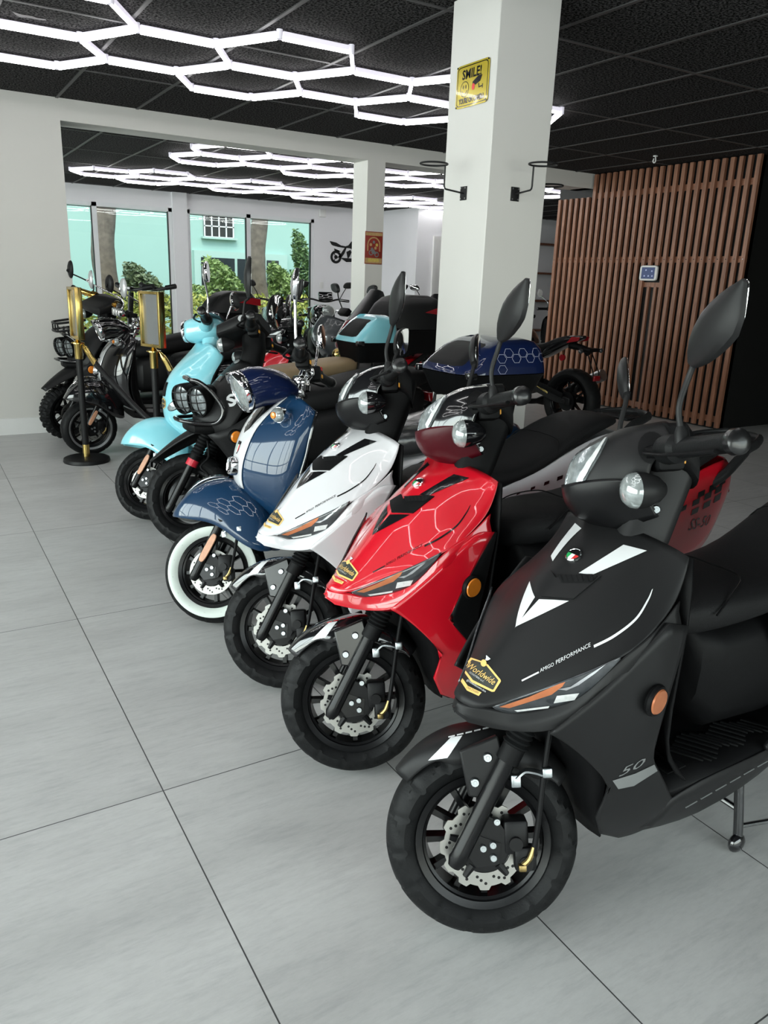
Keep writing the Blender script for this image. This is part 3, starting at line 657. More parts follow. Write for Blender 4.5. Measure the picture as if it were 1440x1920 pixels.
    if tail_decal:
        TT = bvh_of(ta)
        for i in range(8):
            x = -.84 - i * .062; k = .5 + i * .11; zz = .612 + i * .012
            for dx, dz in (((0, 0),) if i < 5 else ((0, 0), (-.026, .024), (.0, -.03))):
                f = flat_poly([(x + dx, zz + dz), (x + dx - .034 * k, zz + dz + .006), (x + dx - .038 * k, zz + dz + .024 * k), (x + dx - .004, zz + dz + .018 * k)], .015)
                both_build(press(MB().add([Vector((p.x, .3, p.y)) for p in f.v], f.f), TT, (0, -1, 0)), 'checker_decal', tail_decal, ta)
        q = text_mb('SS-50', .055, shear=.3); q.v = [Vector((-1.15 - p.x, .3, .590 + p.y)) for p in q.v]
        press(q, TT, (0, -1, 0)).build('lettering', tail_decal, ta)
    MB().prism([(-.07, .66), (.07, .66), (.06, .70), (-.06, .70)], 'x', -1.475, -1.44).build('tail_light', 'red_lens', root, bev=.006)
    gr = MB()
    for s in (1, -1): gr.tube([(-1.26, s * .135, .725), (-1.33, s * .140, .765), (-1.42, s * .128, .815), (-1.46, s * .118, .83), (-1.53, s * .10, .838), (-1.60, s * .065, .843)], [.011, .013, .013, .012, .012, .013], 10, k=4, flat=1.5)
    gr.tube([(-1.60, .065, .843), (-1.615, .03, .844), (-1.615, -.03, .844), (-1.60, -.065, .843)], .013, 10, k=3, flat=1.2); gr.box((-1.50, 0, .838), (.10, .17, .012), bev=.004); gr.tube([(-1.44, .05, .852), (-1.56, .035, .852)], .005, 6); gr.tube([(-1.44, -.05, .852), (-1.56, -.035, .852)], .005, 6)
    gr.build('grab_rail', 'black_matte', root)
    rear_end(root); center_stand(root)
    # ---- steered front
    wheel(root, X, disc='wave')
    fork(root, X); brake_set(root, X)
    fe = MB(); rows = []
    for i in range(17):
        a = radians(40 + i * 6.4); t = i / 16; wd = .030 + .036 * min(1, t * 3.2); rr = .233 + .006 * sin(pi * t); row = []
        for y, dz in ((0, 0), (.45, .002), (.8, .010), (1, .026), (1.04, .026 + (.034 if 5 <= i <= 14 else .008))):
            row.append((( rr - dz) * cos(a), y * wd, (rr - dz) * sin(a)))
        rows.append(row)
    fo = fe.grid(rows, True).build('front_fender', fender, root, X, sub=1, solid=.003)
    for s in (1, -1):
        MB().prism([(.045, .205), (-.035, .235), (-.045, .19), (.010, .108), (.030, .112)], 'y', s * .064, s * .082).build('fender_bracket', 'black_matte' if fender == 'black_matte' else 'black_satin', fo, bev=.004)
        for p in ((-.012, .192), (.016, .142)): bolt_mb((p[0], s * .082, p[1]), (0, s, 0), .010, .007).build('bolt', 'zinc', fo)
    TF = bvh_of(fo); XI = X.inverted(); org = XI @ REF; dfn = lambda u, v: (XI.to_3x3() @ px_dir(u, v))
    # the fender is steered, its decals are laid out in its own frame
    w1 = wrap(poly_px([(803, 1426), (846, 1383), (867, 1380), (839, 1421)], 5), TF, XI36 @ REF, lambda u, v: XI36.to_3x3() @ px_dir(u, v)); w1.build('fender_decal', 'decal_white', fo)
    for i in range(5):
        u = 841 + i * 16; v = 1384 - i * 3.8
        wrap(poly_px([(u, v), (u + 12, v - 2.8), (u + 12, v - 5.4), (u, v - 2.6)], 5), TF, XI36 @ REF, lambda a, b: XI36.to_3x3() @ px_dir(a, b)).build('fender_dash', 'decal_white' if not red_detail else 'red_paint', fo)
    # headlight cowl
    CW = [[(-.415, 0, .868), (-.415, .05, .866), (-.412, .088, .852), (-.405, .112, .832), (-.402, .118, .80)], [(-.33, 0, .858), (-.335, .05, .856), (-.348, .086, .842), (-.368, .112, .818), (-.375, .118, .79)], [(-.262, 0, .828), (-.275, .045, .832), (-.296, .076, .826), (-.335, .108, .800), (-.36, .116, .775)],
          [(-.221, 0, .793), (-.240, .038, .800), (-.272, .074, .800), (-.325, .108, .780), (-.355, .114, .758)], [(-.209, 0, .752), (-.226, .038, .757), (-.260, .075, .762), (-.322, .106, .760), (-.352, .111, .742)], [(-.208, 0, .708), (-.221, .037, .714), (-.256, .073, .722), (-.325, .102, .732), (-.355, .106, .722)],
          [(-.232, 0, .676), (-.246, .034, .678), (-.280, .066, .690), (-.335, .092, .706), (-.36, .096, .700)], [(-.30, 0, .642), (-.305, .035, .642), (-.322, .060, .648), (-.36, .080, .662), (-.38, .085, .668)]]
    cw = MB().grid(CW, True).build('headlight_cowl', cowl, root, X, sub=2, solid=.004, cols={2: .35, 3: .5}, rws={1: .4, 5: .6}, pts=[CW[0][2], CW[0][3]])
    LOW = [[(x + .004, y * 1.03, z) for x, y, z in r] for r in CW[4:]]; LOW[0] = [(x + .002, y, z - .012) for x, y, z in LOW[0]]
    MB().grid(LOW, True).build('lower_cowl', 'cowl_dark_red' if red_detail else 'cowl_dark', root, X, sub=2, solid=.004, rws={2: .5})
    TC = bvh_of(cw); o36 = XI36 @ REF; d36 = lambda u, v: XI36.to_3x3() @ px_dir(u, v)
    hl = wrap(poly_px([(1069, 862), (1100, 844), (1140, 822), (1126, 852), (1106, 886), (1090, 918), (1072, 924), (1062, 938), (1056, 922), (1060, 888)], 6), TC, o36, d36, .003, .006, True).both().build('headlight', 'lens_clear', cw, weld=True)
    both_build(wrap(poly_px([(1136, 826), (1140, 824), (1106, 884), (1094, 904), (1089, 894), (1104, 868)], 5), TC, o36, d36, .0072), 'light_strip', 'lens_white', cw)
    both_build(wrap(poly_px([(1222 + 26 * cos(t), 840 + 30 * sin(t)) for t in [i * pi / 9 for i in range(18)]], 6), TC, o36, d36, .0015), 'painted_recess', 'black_plastic', cw)  # dark of the grip cut-out painted on as a flat black ellipse
    ds = MB(); ds.loft([superring(-.40, .83, .11, .03, .06, e=4), superring(-.44, .82, .11, .04, .07, e=4), superring(-.465, .80, .09, .03, .08, e=4)]); ds.build('instrument_cover', 'black_plastic', root, X)
    nk = MB(); nk.loft([[Vector((cx_ + c_ * .062, s_ * .083, z)) for c_, s_ in corner_ring(20, 4)] for z, cx_ in ((.50, -.30), (.58, -.335), (.66, -.37), (.74, -.405), (.80, -.42))]); nko = nk.build('steering_cover', 'black_plastic' if body != 'black_matte' else 'black_matte', root, X)
    for s in (1, -1): bolt_mb((-.375, s * .083, .682), (.2, s, 0), .009, .007).build('bolt', 'zinc', nko)
    for s in (1, -1):
        turn_signal(root, X, (-.318, .135, .722), s, .036, 'black_gloss' if body != 'black_matte' else 'black_matte', d=(1, .15, 0))
        leaf_mirror(root, X, s)
    grips(root, X)
    if case: top_case(root, **case)
    if film:
        loft_seat(root, [(x, zt + .01, zb - .03, hw + .012) for x, zt, zb, hw in st[2:-1]], 'protective_film', 'plastic_wrap')
    return root
XI36 = steer_matrix(36).inverted()
# ------------------------------------------------------------------ round-nosed retro scooter (blue, aqua, black)
def retro_scooter(name, loc, label, body, steer, variant, group=None, strip='white_paint', seat='seat_vinyl', side=None, case=None, rot=pi, ww=True, dz=0, stickers=False):
    root = empty(name, (loc[0], loc[1], 0), rot); tag(root, label, 'scooter', group); X = steer_matrix(steer)
    aq = variant == 'aqua'
    SH = [[(-.30, 0, .905), (-.296, .06, .908), (-.292, .12, .908), (-.298, .168, .898), (-.315, .192, .878), (-.335, .20, .86)],
          [(-.215, 0, .855), (-.222, .06, .856), (-.243, .12, .856), (-.272, .180, .850), (-.300, .208, .845), (-.322, .214, .84)],
          [(-.140, 0, .785), (-.152, .06, .785), (-.185, .12, .785), (-.228, .185, .783), (-.268, .216, .780), (-.300, .222, .778)],
          [(-.098, 0, .700), (-.112, .06, .700), (-.150, .12, .700), (-.200, .185, .700), (-.243, .218, .698), (-.280, .224, .696)],
          [(-.082, 0, .615), (-.094, .06, .615), (-.130, .12, .615), (-.172, .18, .613), (-.212, .212, .610), (-.255, .22, .608)],
          [(-.094, 0, .540), (-.104, .06, .540), (-.136, .11, .538), (-.172, .165, .530), (-.208, .198, .520), (-.25, .208, .515)],
          [(-.160, 0, .450), (-.166, .05, .450), (-.185, .10, .446), (-.212, .15, .436), (-.245, .182, .425), (-.28, .195, .42)],
          [(-.245, 0, .36), (-.248, .05, .36), (-.258, .10, .356), (-.280, .145, .345), (-.31, .172, .335), (-.34, .19, .33)]]
    if aq: SH = [[(x + (-.035 if i < 2 else .012 * (i == 3)), y * (1 - .04 * (i < 2)), z + max(0, (z - .60)) * .22) for x, y, z in r] for i, r in enumerate(SH)]
    sh = MB().grid(SH, True).build('leg_shield', body, root, sub=2, solid=.005); T = bvh_of(sh)
    ed = MB(); ed.tube([Vector(r[5]) + Vector((-.004, 0, 0)) for r in SH], .006, 8, k=3); both_build(ed, 'shield_trim', 'black_gloss' if not aq else 'black_plastic', sh)
    def front(pts, lift=.003, cell=.02): f = flat_poly(pts, cell); f.v = [Vector((.3, p.x, p.y)) for p in f.v]; return press(f, T, (-1, 0, 0), lift)
    if not aq:
        front([(-.044, .545), (.044, .545), (.05, .62), (.056, .70), (.058, .78), (.065, .84), (.070, .895), (.050, .895), (.040, .84), (.022, .775), (0, .755), (-.022, .775), (-.040, .84), (-.050, .895), (-.070, .895), (-.065, .84), (-.058, .78), (-.056, .70), (-.05, .62)]).build('center_strip', strip, sh, solid=.002, off=1)
        front([(0, .755), (.022, .775), (.040, .84), (.050, .893), (.046, .893), (.035, .84), (.018, .782), (0, .764), (-.018, .782), (-.035, .84), (-.046, .893), (-.050, .893), (-.040, .84), (-.022, .775)], .0056).build('strip_edge', 'black_gloss', sh)
        em = front([(-.013, .725), (.013, .725), (.013, .700), (.008, .685), (0, .676), (-.008, .685), (-.013, .700)], .007); eo = em.build('shield_emblem', 'decal_black', sh, solid=.002)
        front([(-.0115, .712), (-.004, .712), (-.004, .684), (-.0075, .688), (-.0115, .700)], .0076).build('emblem_green', 'flag_green', eo)
        front([(-.004, .712), (.004, .712), (.004, .684), (0, .680), (-.004, .684)], .0076).build('emblem_white', 'flag_white', eo)
        front([(.004, .712), (.0115, .712), (.0115, .700), (.0075, .688), (.004, .684)], .0076).build('emblem_red', 'flag_red', eo)
        HX = Matrix.Translation((-.074, 0, .630)) @ Matrix.Rotation(radians(-8), 4, 'Y')
        horn = MB(); horn.loft([[HX @ Vector((d, .030 * k * c_, .036 * k * s_)) for c_, s_ in corner_ring(24, 2.6)] for d, k in ((-.02, 1), (.006, 1), (.011, .9), (.008, .75), (.010, .7), (.004, .55), (.004, .05))])
        ho = horn.build('horn_cover', 'chrome', root); MB().loft([[HX @ Vector((d, .012 * c_, .016 * s_)) for c_, s_ in corner_ring(16, 3)] for d in (.004, .009)]).build('horn_grille', 'decal_black', ho)
        for s in (1, -1): turn_signal(root, None, (-.205, .150, .845), s, .028, 'chrome', 'glass_headlight', d=(1, .35, .05), bulb=True)
    else:
        front([(-.018, .765), (.018, .765), (.026, .70), (.022, .69), (-.022, .69), (-.026, .70)], .004).build('horn_grille', 'black_plastic', sh, solid=.002)
        for s in (1, -1):
            q = front([(s * (.105 + .048 * cos(t) + .012 * sin(t)), .655 + .034 * sin(t) + .018 * cos(t)) for t in [i * pi / 10 for i in range(20)]], .004); qo = q.build('indicator', 'black_gloss', sh, solid=.003)
            front([(s * (.103 + .042 * cos(t) + .010 * sin(t)), .651 + .026 * sin(t) + .014 * cos(t)) for t in [i * pi / 10 for i in range(20)]], .008).build('indicator_lens', 'lens_clear', qo)
        front([(-.085, .95), (-.081, .95), (-.03, .70), (-.034, .70)], .002).build('crease_line', 'aqua_paint', sh)
    if stickers:
        y0, z0 = (.004, .648) if aq else (0, .55)
        so = front([(y0 - .03, z0 + .02), (y0, z0 + .034), (y0 + .03, z0 + .02), (y0 + .03, z0 - .012), (y0, z0 - .030), (y0 - .03, z0 - .012)], .003); so = so.build('dealer_sticker', 'sticker_gold', sh)
        front([(y0 - .026, z0 + .017), (y0, z0 + .029), (y0 + .026, z0 + .017), (y0 + .026, z0 - .010), (y0, z0 - .025), (y0 - .026, z0 - .010)], .0036).build('sticker_field', 'sticker_dark', so)
        q = text_mb('Worldwide', .013, shear=.3); q.v = [Vector((.3, y0 - .024 + p.x * .85, z0 - .002 + p.y)) for p in q.v]; press(q, T, (-1, 0, 0), .0042).build('sticker_text', 'sticker_gold', so)
    # inner shield and floor
    IN = [[(-.345, 0, .86), (-.345, .1, .865), (-.335, .20, .855)], [(-.36, 0, .70), (-.35, .11, .70), (-.29, .215, .70)], [(-.36, 0, .55), (-.35, .11, .55), (-.262, .21, .54)], [(-.37, 0, .42), (-.36, .11, .41), (-.29, .195, .41)], [(-.42, 0, .335), (-.40, .12, .33), (-.35, .19, .33)]]
    MB().grid(IN, True).build('inner_shield', 'black_plastic' if not aq else 'black_plastic', root, sub=1, solid=.006, off=1)
    f = MB(); f.loft([[Vector((x, s_ * w, z + .03 * c_)) for c_, s_ in corner_ring(20, 4)] for x, w, z in ((-.30, .17, .31), (-.40, .195, .295), (-.55, .205, .285), (-.75, .195, .285), (-.88, .16, .29))]); fo = f.build('floorboard', body if aq else 'black_plastic', root)
    for s in (1, -1):
        for i in range(6): MB().tube([(-.40, s * (.05 + i * .025), .330), (-.60, s * (.05 + i * .025), .319), (-.80, s * (.05 + i * .025), .318)], .005, 6).build('floor_strip', 'steel' if variant == 'black' else 'rubber', fo)
    # rear body
    sd = side or body
    rb = MB(); rb.loft([superring(x, zc, hw, t, b_, 26, 2.8) for x, zc, hw, t, b_ in ((-.70, .50, .06, .08, .10), (-.73, .50, .12, .12, .14), (-.85, .51, .175, .16, .15), (-1.02, .53, .205, .17, .15), (-1.18, .56, .200, .16, .14), (-1.32, .60, .165, .13, .13), (-1.44, .64, .11, .09, .11), (-1.49, .66, .05, .05, .06))])
    ro = rb.build('rear_body', sd, root, sub=1)
    if side:
        TR = bvh_of(ro)
        for s in (1, -1):
            q = flat_poly([(-1.0, .47), (-1.08, .62), (-1.22, .70), (-1.45, .73), (-1.47, .60), (-1.3, .50), (-1.15, .46)], .03); q.v = [Vector((p.x, s * .4, p.y)) for p in q.v]; press(q, TR, (0, -s, 0), .004).build('side_panel', body, ro)
    if seat == 'tan_vinyl':
        st = [(-.66, .80, .75, .07), (-.70, .835, .745, .11), (-.80, .845, .745, .135), (-.95, .85, .75, .14), (-1.08, .875, .765, .135), (-1.20, .885, .79, .115), (-1.27, .87, .80, .08), (-1.285, .85, .81, .05)]
    else: st = [(-.64, .715, .665, .07), (-.68, .745, .66, .11), (-.80, .76, .66, .145), (-.95, .765, .67, .155), (-1.08, .80, .69, .15), (-1.22, .815, .71, .135), (-1.30, .80, .72, .10), (-1.325, .78, .73, .06)]
    if seat == 'tan_vinyl':
        nk = MB(); nk.loft([superring(x, .66, hw, .09, .12, 22, 4) for x, hw in ((-.70, .09), (-.80, .13), (-1.1, .13), (-1.25, .09))]); nk.build('seat_base', body, root)
    loft_seat(root, st, seat)
    if variant == 'blue': loft_seat(root, [(x, zt + .006, zb - .05, hw + .012) for x, zt, zb, hw in st], 'wrapped_vinyl', 'plastic_wrap')
    tl = MB(); tl.loft([superring(-1.475, .62, .06, .035, .035), superring(-1.50, .62, .05, .028, .028)]); tl.build('tail_light', 'red_lens', root)
    rear_end(root, x=-1.22); center_stand(root, -.72)
    # ---- steered front
    wheel(root, X, ww=ww, style='chevron' if variant == 'black' else 'road', disc='round', R=.205, w=.094)
    fork(root, X, gaiter=False, top=.235, g0=.20); brake_set(root, X, low=True)
    for s in (1, -1):
        if s > 0:
            a, b = Vector((-.030, s * .108, .138)), Vector((.022, s * .108, .052)); ax = (b - a).normalized(); sdv = ax.cross(Vector((0, 1, 0)))
            MB().loft([[a.lerp(b, .5) + ax * (.060 * c_) + sdv * (.013 * s_) + Vector((0, d, 0)) for c_, s_ in corner_ring(24, 3.4)] for d in (-.004, .004)]).build('fork_reflector', 'copper_film', root, X, bev=.002)
    fe = MB(); rows = []
    for x, zt, zb, hw in ((.168, .232, .225, .012), (.150, .262, .222, .034), (.115, .308, .216, .052), (.06, .352, .206, .066), (0, .372, .196, .074), (-.06, .376, .168, .078), (-.115, .366, .118, .079), (-.17, .338, .082, .075), (-.215, .286, .070, .066), (-.24, .22, .075, .05)):
        hw *= 1.38; rows.append([(x + .0, 0, zt), (x, hw * .42, zt - (zt - zb) * .05), (x, hw * .78, zt - (zt - zb) * .22), (x - .003, hw, zt - (zt - zb) * .55), (x - .005, hw * 1.02, zb)])
    fn = fe.grid(rows, True).build('front_fender', body, root, X, sub=2, solid=.004); TFN = bvh_of(fn)
    if not aq:
        cr = MB(); pts = []
        for i in range(12):
            x = .135 - i * .018; h = TFN.ray_cast(X @ Vector((x, 0, .6)), X.to_3x3() @ Vector((0, 0, -1)))
            h = TFN.ray_cast(Vector((x, 0, .6)), Vector((0, 0, -1)))
            if h[0] is not None: pts.append(h[0] + Vector((0, 0, .003 + .010 * sin(pi * i / 11))))
        cr.tube(pts, .006, 8); cr.build('fender_trim', 'chrome', fn)
    # headset
    if variant in ('blue', 'black'):
        q = Vector((.139, 0, -.043)).normalized(); zq = Vector((.043, 0, .139)).normalized(); yq = Vector((0, 1, 0)); c0 = Vector((-.115, 0, .912))
        ring = lambda d, r, dz_=0, k=1: [c0 + q * d + zq * (dz_ + r * sin(2 * pi * j / 32)) + yq * (r * k * cos(2 * pi * j / 32)) for j in range(32)]
        nb = 'blue_dark' if variant == 'blue' else 'black_gloss'
        no = MB().loft([ring(-.012, .0795), ring(-.06, .0795), ring(-.10, .079, -.010), ring(-.145, .074, -.028, 1.05), ring(-.185, .062, -.044, 1.1), ring(-.215, .035, -.060, 1.2)]).build('headlight_housing', nb, root)
        rm = MB().loft([ring(-.020, .0805), ring(-.006, .0825), ring(.006, .080), ring(.008, .074), ring(-.004, .0715), ring(-.02, .0715)], caps=False).build('headlight_rim', 'chrome', no, solid=.003)
        vis = MB(); rows = []
        for j in range(11):
            t = radians(20 + 14 * j); rows.append([c0 + q * d + zq * (r * sin(t)) + yq * (r * cos(t)) for d, r in ((-.006, .083), (.006, .084), (.006 + .018 * sin(t), .085))])
        vis.grid(rows).build('headlight_visor', 'chrome', no, solid=.002)
        MB().loft([ring(-.006, .072), ring(.004, .060), ring(.010, .040), ring(.013, .012)]).build('headlight_glass', 'glass_headlight', no)
        ch = MB(); A = Vector((-.36, 0, .69))
        for s in (1, -1): ch.tube([(-.345, s * .035, .66), (-.375, s * .04, .74), (-.395, s * .06, .775)], [.016, .014, .013], 12, k=4); ch.box((-.372, s * .045, .735), (.05, .04, .035), bev=.008); ch.box((-.395, s * .05, .785), (.045, .05, .03), bev=.008)
        ch.box((-.35, 0, .69), (.07, .13, .022), bev=.008); ch.tube([(-.40, .13, .80), (-.398, .06, .782), (-.398, -.06, .782), (-.40, -.13, .80)], .0125, 12, k=4); ch.lathe([(.001, 0), (.03, 0), (.032, .02), (.026, .028), (.001, .03)], 'z', (-.375, 0, .70), 24)
        ch.build('handlebar_clamp', 'chrome', root, X)
        if variant == 'black':
            for y in (-.06, .0, .06):
                gx = MB().box((-.26, y, .84), (.05, .05, .05), bev=.006).build('gauge', 'chrome', root, X)
                MB().box((-.26, y, .8655), (.036, .036, .002)).build('gauge_face', 'lens_dark', gx)
        leaf_mirror(root, X, 1, base=(-.395, .17, .83), bot=(-.40, .215, 1.0), tip=(-.425, .262, 1.10), w=.075, matn='chrome', stem='chrome', knee=(-.39, .175, .87)) if variant == 'blue' else round_mirror(root, X, 1, base=(-.36, .17, .83), c=(-.22, .28, 1.03), r=.045, matn='silver_paint', stem='chrome', oval=1.5)
        round_mirror(root, X, -1, base=(-.395, .18, .82), c=(-.42, .26, .985), r=.034, matn='chrome', stem='chrome', oval=1.6) if variant == 'blue' else round_mirror(root, X, -1, base=(-.33, .15, .84), c=(-.16, .28, 1.05), r=.045, matn='silver_paint', stem='chrome', oval=1.5)
        grips(root, X, inner=(-.395, .14, .805), outer=(-.44, .355, .80))
    else:
        hs = MB(); hs.loft([superring(x, zc, hw, t, b_, 26, 2.5) for x, zc, hw, t, b_ in ((-.225, .845, .055, .05, .055), (-.245, .845, .072, .06, .065), (-.30, .85, .085, .062, .075), (-.36, .852, .10, .055, .08), (-.42, .852, .105, .045, .07), (-.455, .85, .09, .03, .05))])
        hso = hs.build('handlebar_cowl', body, root, X, sub=1)
        for s in (1, -1): MB().tube([(-.37, s * .08, .852), (-.39, s * .13, .85), (-.40, s * .165, .85)], [.045, .034, .030], 18, k=4).build('cowl_wing', body, hso)
        MB().loft([[Vector((-.222, .058 * cos(2 * pi * j / 28) * k, .845 + .058 * k * sin(2 * pi * j / 28))) + Vector((d, 0, 0)) for j in range(28)] for d, k in ((-.012, 1.08), (.004, 1.05), (.006, .94))], caps=False).build('headlight_rim', 'chrome', hso, solid=.002)
        MB().loft([[Vector((-.222 + d, .056 * k * cos(2 * pi * j / 28), .845 + .056 * k * sin(2 * pi * j / 28))) for j in range(28)] for d, k in ((0, 1), (.008, .8), (.013, .5), (.015, .1))]).build('headlight_glass', 'glass_headlight', hso)
        MB().loft([superring(-.36, .895, .10, .012, .010, 24, 3), superring(-.40, .905, .11, .014, .012, 24, 3), superring(-.45, .895, .10, .012, .012, 24, 3)]).build('instrument_trim', 'chrome', hso)
        nk = MB(); nk.loft([[Vector((cx_ + c_ * .05, s_ * .06, z)) for c_, s_ in corner_ring(20, 2.6)] for z, cx_ in ((.62, -.34), (.70, -.365), (.80, -.375))]); nk.build('steering_neck', body, root, X)
        for s in (1, -1): round_mirror(root, X, s, base=(-.405, .155, .895), c=(-.44, .245, 1.08), r=.055)
        grips(root, X, inner=(-.40, .15, .85), outer=(-.43, .33, .85), switches=False)
    if case: top_case(root, **case)
    return root
# ------------------------------------------------------------------ rugged scooter with twin caged lamps
def rugged_scooter(name, loc, label, steer, R=.235, style='road', group=None, front_rack=False, gold=False, case=None, rot=pi, letter=True, ring='red_ring', round_mir=False):
    root = empty(name, (loc[0], loc[1], 0), rot); tag(root, label, 'scooter', group); X = steer_matrix(steer, R)
    HD = [[(-.27, 0, .930), (-.275, .06, .928), (-.29, .12, .915), (-.31, .15, .895), (-.33, .16, .87)], [(-.19, 0, .872), (-.195, .06, .868), (-.215, .125, .850), (-.245, .165, .825), (-.28, .18, .80)],
          [(-.12, 0, .800), (-.125, .055, .796), (-.145, .115, .780), (-.185, .168, .758), (-.23, .19, .735)], [(-.06, 0, .72), (-.065, .05, .715), (-.085, .10, .705), (-.135, .16, .69), (-.19, .19, .672)], [(-.015, 0, .655), (-.02, .045, .652), (-.04, .085, .645), (-.09, .14, .632), (-.155, .182, .615)], [(-.03, 0, .605), (-.035, .04, .602), (-.05, .075, .598), (-.09, .115, .59), (-.14, .155, .575)]]
    hd = MB().grid(HD, True).build('front_panel', 'black_matte', root, sub=2, solid=.005); T = bvh_of(hd)
    def top(pts, lift=.003, cell=.02, org=(.3, 0, 1.1)): f = flat_poly(pts, cell); f.v = [Vector((p.x + .35, p.y, 0.9 + .35 * .8)) + Vector((0, 0, (p.x + .17) * .9)) for p in f.v]; return press(f, T, (-.75, 0, -.66), lift)
    q = flat_poly([(-.150, -.028), (-.150, .028), (-.205, .034), (-.205, -.034)], .02); q.v = [Vector((p.x + .2, p.y, .83 + .2)) for p in q.v]; press(q, T, (-.2, 0, -.2), .003).build('panel_vent', 'decal_black', hd, solid=.002)
    BX = Matrix.Translation((-.255, 0, .921)); MB().lathe([(.001, 0), (.016, 0), (.016, .004), (.001, .005)], 'z', n=20, X=BX @ Matrix.Rotation(radians(30), 4, 'Y')).build('emblem', 'silver_paint', hd)
    if letter:
        n_ = Vector((.45, .55, .70)).normalized(); r_ = Vector((-.85, .25, .35)).normalized(); u_ = n_.cross(r_)
        q = text_mb('S', .075, bold=.003); q.v = [Vector((-.142, .156, .750)) + r_ * p.x * 1.2 + u_ * (p.y - .02) + n_ * .1 for p in q.v]
        press(cut(q), T, -n_, .0055).build('lettering', 'decal_white', hd)
    wing = [[(-.05, .125, .585), (-.12, .172, .61), (-.20, .198, .66), (-.30, .205, .72)], [(-.10, .145, .53), (-.16, .185, .55), (-.22, .205, .58), (-.30, .205, .62)], [(-.16, .155, .44), (-.20, .185, .45), (-.25, .20, .46), (-.31, .2, .48)], [(-.21, .15, .33), (-.25, .18, .33), (-.30, .195, .335), (-.36, .195, .34)]]
    for s in (1, -1):
        w = MB().grid(wing); w = w if s > 0 else w.mirrored(); w.build('side_wing', 'black_matte', root, sub=1, solid=.006, off=-1 if s > 0 else 1)
        C = Matrix.Translation((-.165, s * .19, .585)); r = MB().lathe([(.001, 0), (.034, 0), (.034, s * .02), (.028, s * .026), (.001, s * .026)], n=24, X=C).build('side_indicator', 'black_plastic', root)
        MB().lathe([(.001, s * .0265), (.029, s * .0265), (.024, s * .036), (.001, s * .038)], n=24, X=C).build('indicator_lens', 'amber', r)
    # twin lamps
    for s in (1, -1):
        LX = Matrix.Translation((-.018 - s * .022, s * .052 + .005, .742)) @ Matrix.Rotation(radians(10), 4, 'Y') @ Matrix.Rotation(radians(30), 4, 'Z') @ Matrix.Diagonal((1.1, 1.0, 1.22, 1))
        lo = MB().lathe([(.03, -.10), (.050, -.08), (.058, -.035), (.062, .0), (.062, .022), (.056, .022), (.054, .006)], 'x', n=32, X=LX).build('headlight', 'black_plastic', root)
        MB().lathe([(.001, .012), (.03, .011), (.054, .006), (.054, .002), (.001, .0)], 'x', n=32, X=LX).build('headlight_glass', 'lens_clear', lo)
        cg = MB(); R_ = .058
        for i in (-.032, 0, .032):
            w_ = sqrt(max(0, R_ ** 2 - i * i)); cg.tube([LX @ Vector((.022, -w_, i)), LX @ Vector((.034, -w_ * .5, i)), LX @ Vector((.037, 0, i)), LX @ Vector((.034, w_ * .5, i)), LX @ Vector((.022, w_, i))], .0032, 6, k=3)
        for i in (-.02, .02):
            w_ = sqrt(max(0, R_ ** 2 - i * i)); cg.tube([LX @ Vector((.022, i, -w_)), LX @ Vector((.037, i, -w_ * .5)), LX @ Vector((.039, i, 0)), LX @ Vector((.037, i, w_ * .5)), LX @ Vector((.022, i, w_))], .0032, 6, k=3)
        cg.build('lamp_cage', 'black_matte', lo)
    g = MB(); r = .0105
    g.tube([(.0, .0, .845), (.0, .05, .845), (-.03, .09, .838), (-.08, .128, .79), (-.118, .158, .72), (-.11, .158, .668), (-.07, .13, .640), (.04, .07, .648), (.065, .0, .652)], r, 10, k=5)
    m = g.mirrored(); g.add(m.v, m.f); g.tube([(0, 0, .845), (-.03, 0, .82), (-.08, 0, .79)], r * .8, 8)
    g.build('guard_bar', 'black_gloss', root)
    ch = MB(); ch.loft([superring(.02, .615, .05, .02, .02, 20, 3), superring(.0, .61, .09, .028, .028, 20, 3), superring(-.08, .61, .12, .03, .04, 20, 3), superring(-.16, .62, .12, .03, .04, 20, 3)]); ch.build('lower_cowl', 'black_plastic', root)
    if front_rack:
        k = MB()
        for dz in (0, .06): k.tube([(-.16, .14, .90 + dz), (-.02, .14, .88 + dz), (.05, .10, .87 + dz), (.05, -.10, .87 + dz), (-.02, -.14, .88 + dz), (-.16, -.14, .90 + dz)], .009, 8, k=3)
        for y in (-.12, 0, .12): k.tube([(.045, y, .87), (.045, y, .93)], .006, 6)
        for i in range(4): k.tube([(-.13 + i * .045, -.14, .89), (-.13 + i * .045, .14, .89)], .006, 6)
        k.tube([(-.03, .1, .88), (-.05, .09, .78)], .008, 6); k.tube([(-.03, -.1, .88), (-.05, -.09, .78)], .008, 6)
        k.build('front_rack', 'black_matte', root)
    IN = [[(-.345, 0, .86), (-.345, .1, .865), (-.335, .16, .855)], [(-.37, 0, .70), (-.35, .11, .70), (-.29, .195, .70)], [(-.37, 0, .55), (-.35, .11, .55), (-.28, .2, .54)], [(-.40, 0, .36), (-.39, .12, .35), (-.35, .19, .35)]]
    MB().grid(IN, True).build('inner_shield', 'black_plastic', root, sub=1, solid=.006, off=1)
    f = MB(); f.loft([[Vector((x, s_ * w, z + .04 * c_)) for c_, s_ in corner_ring(20, 4)] for x, w, z in ((-.27, .15, .31), (-.40, .195, .30), (-.60, .2, .30), (-.85, .19, .31))]); f.build('floorboard', 'black_plastic', root)
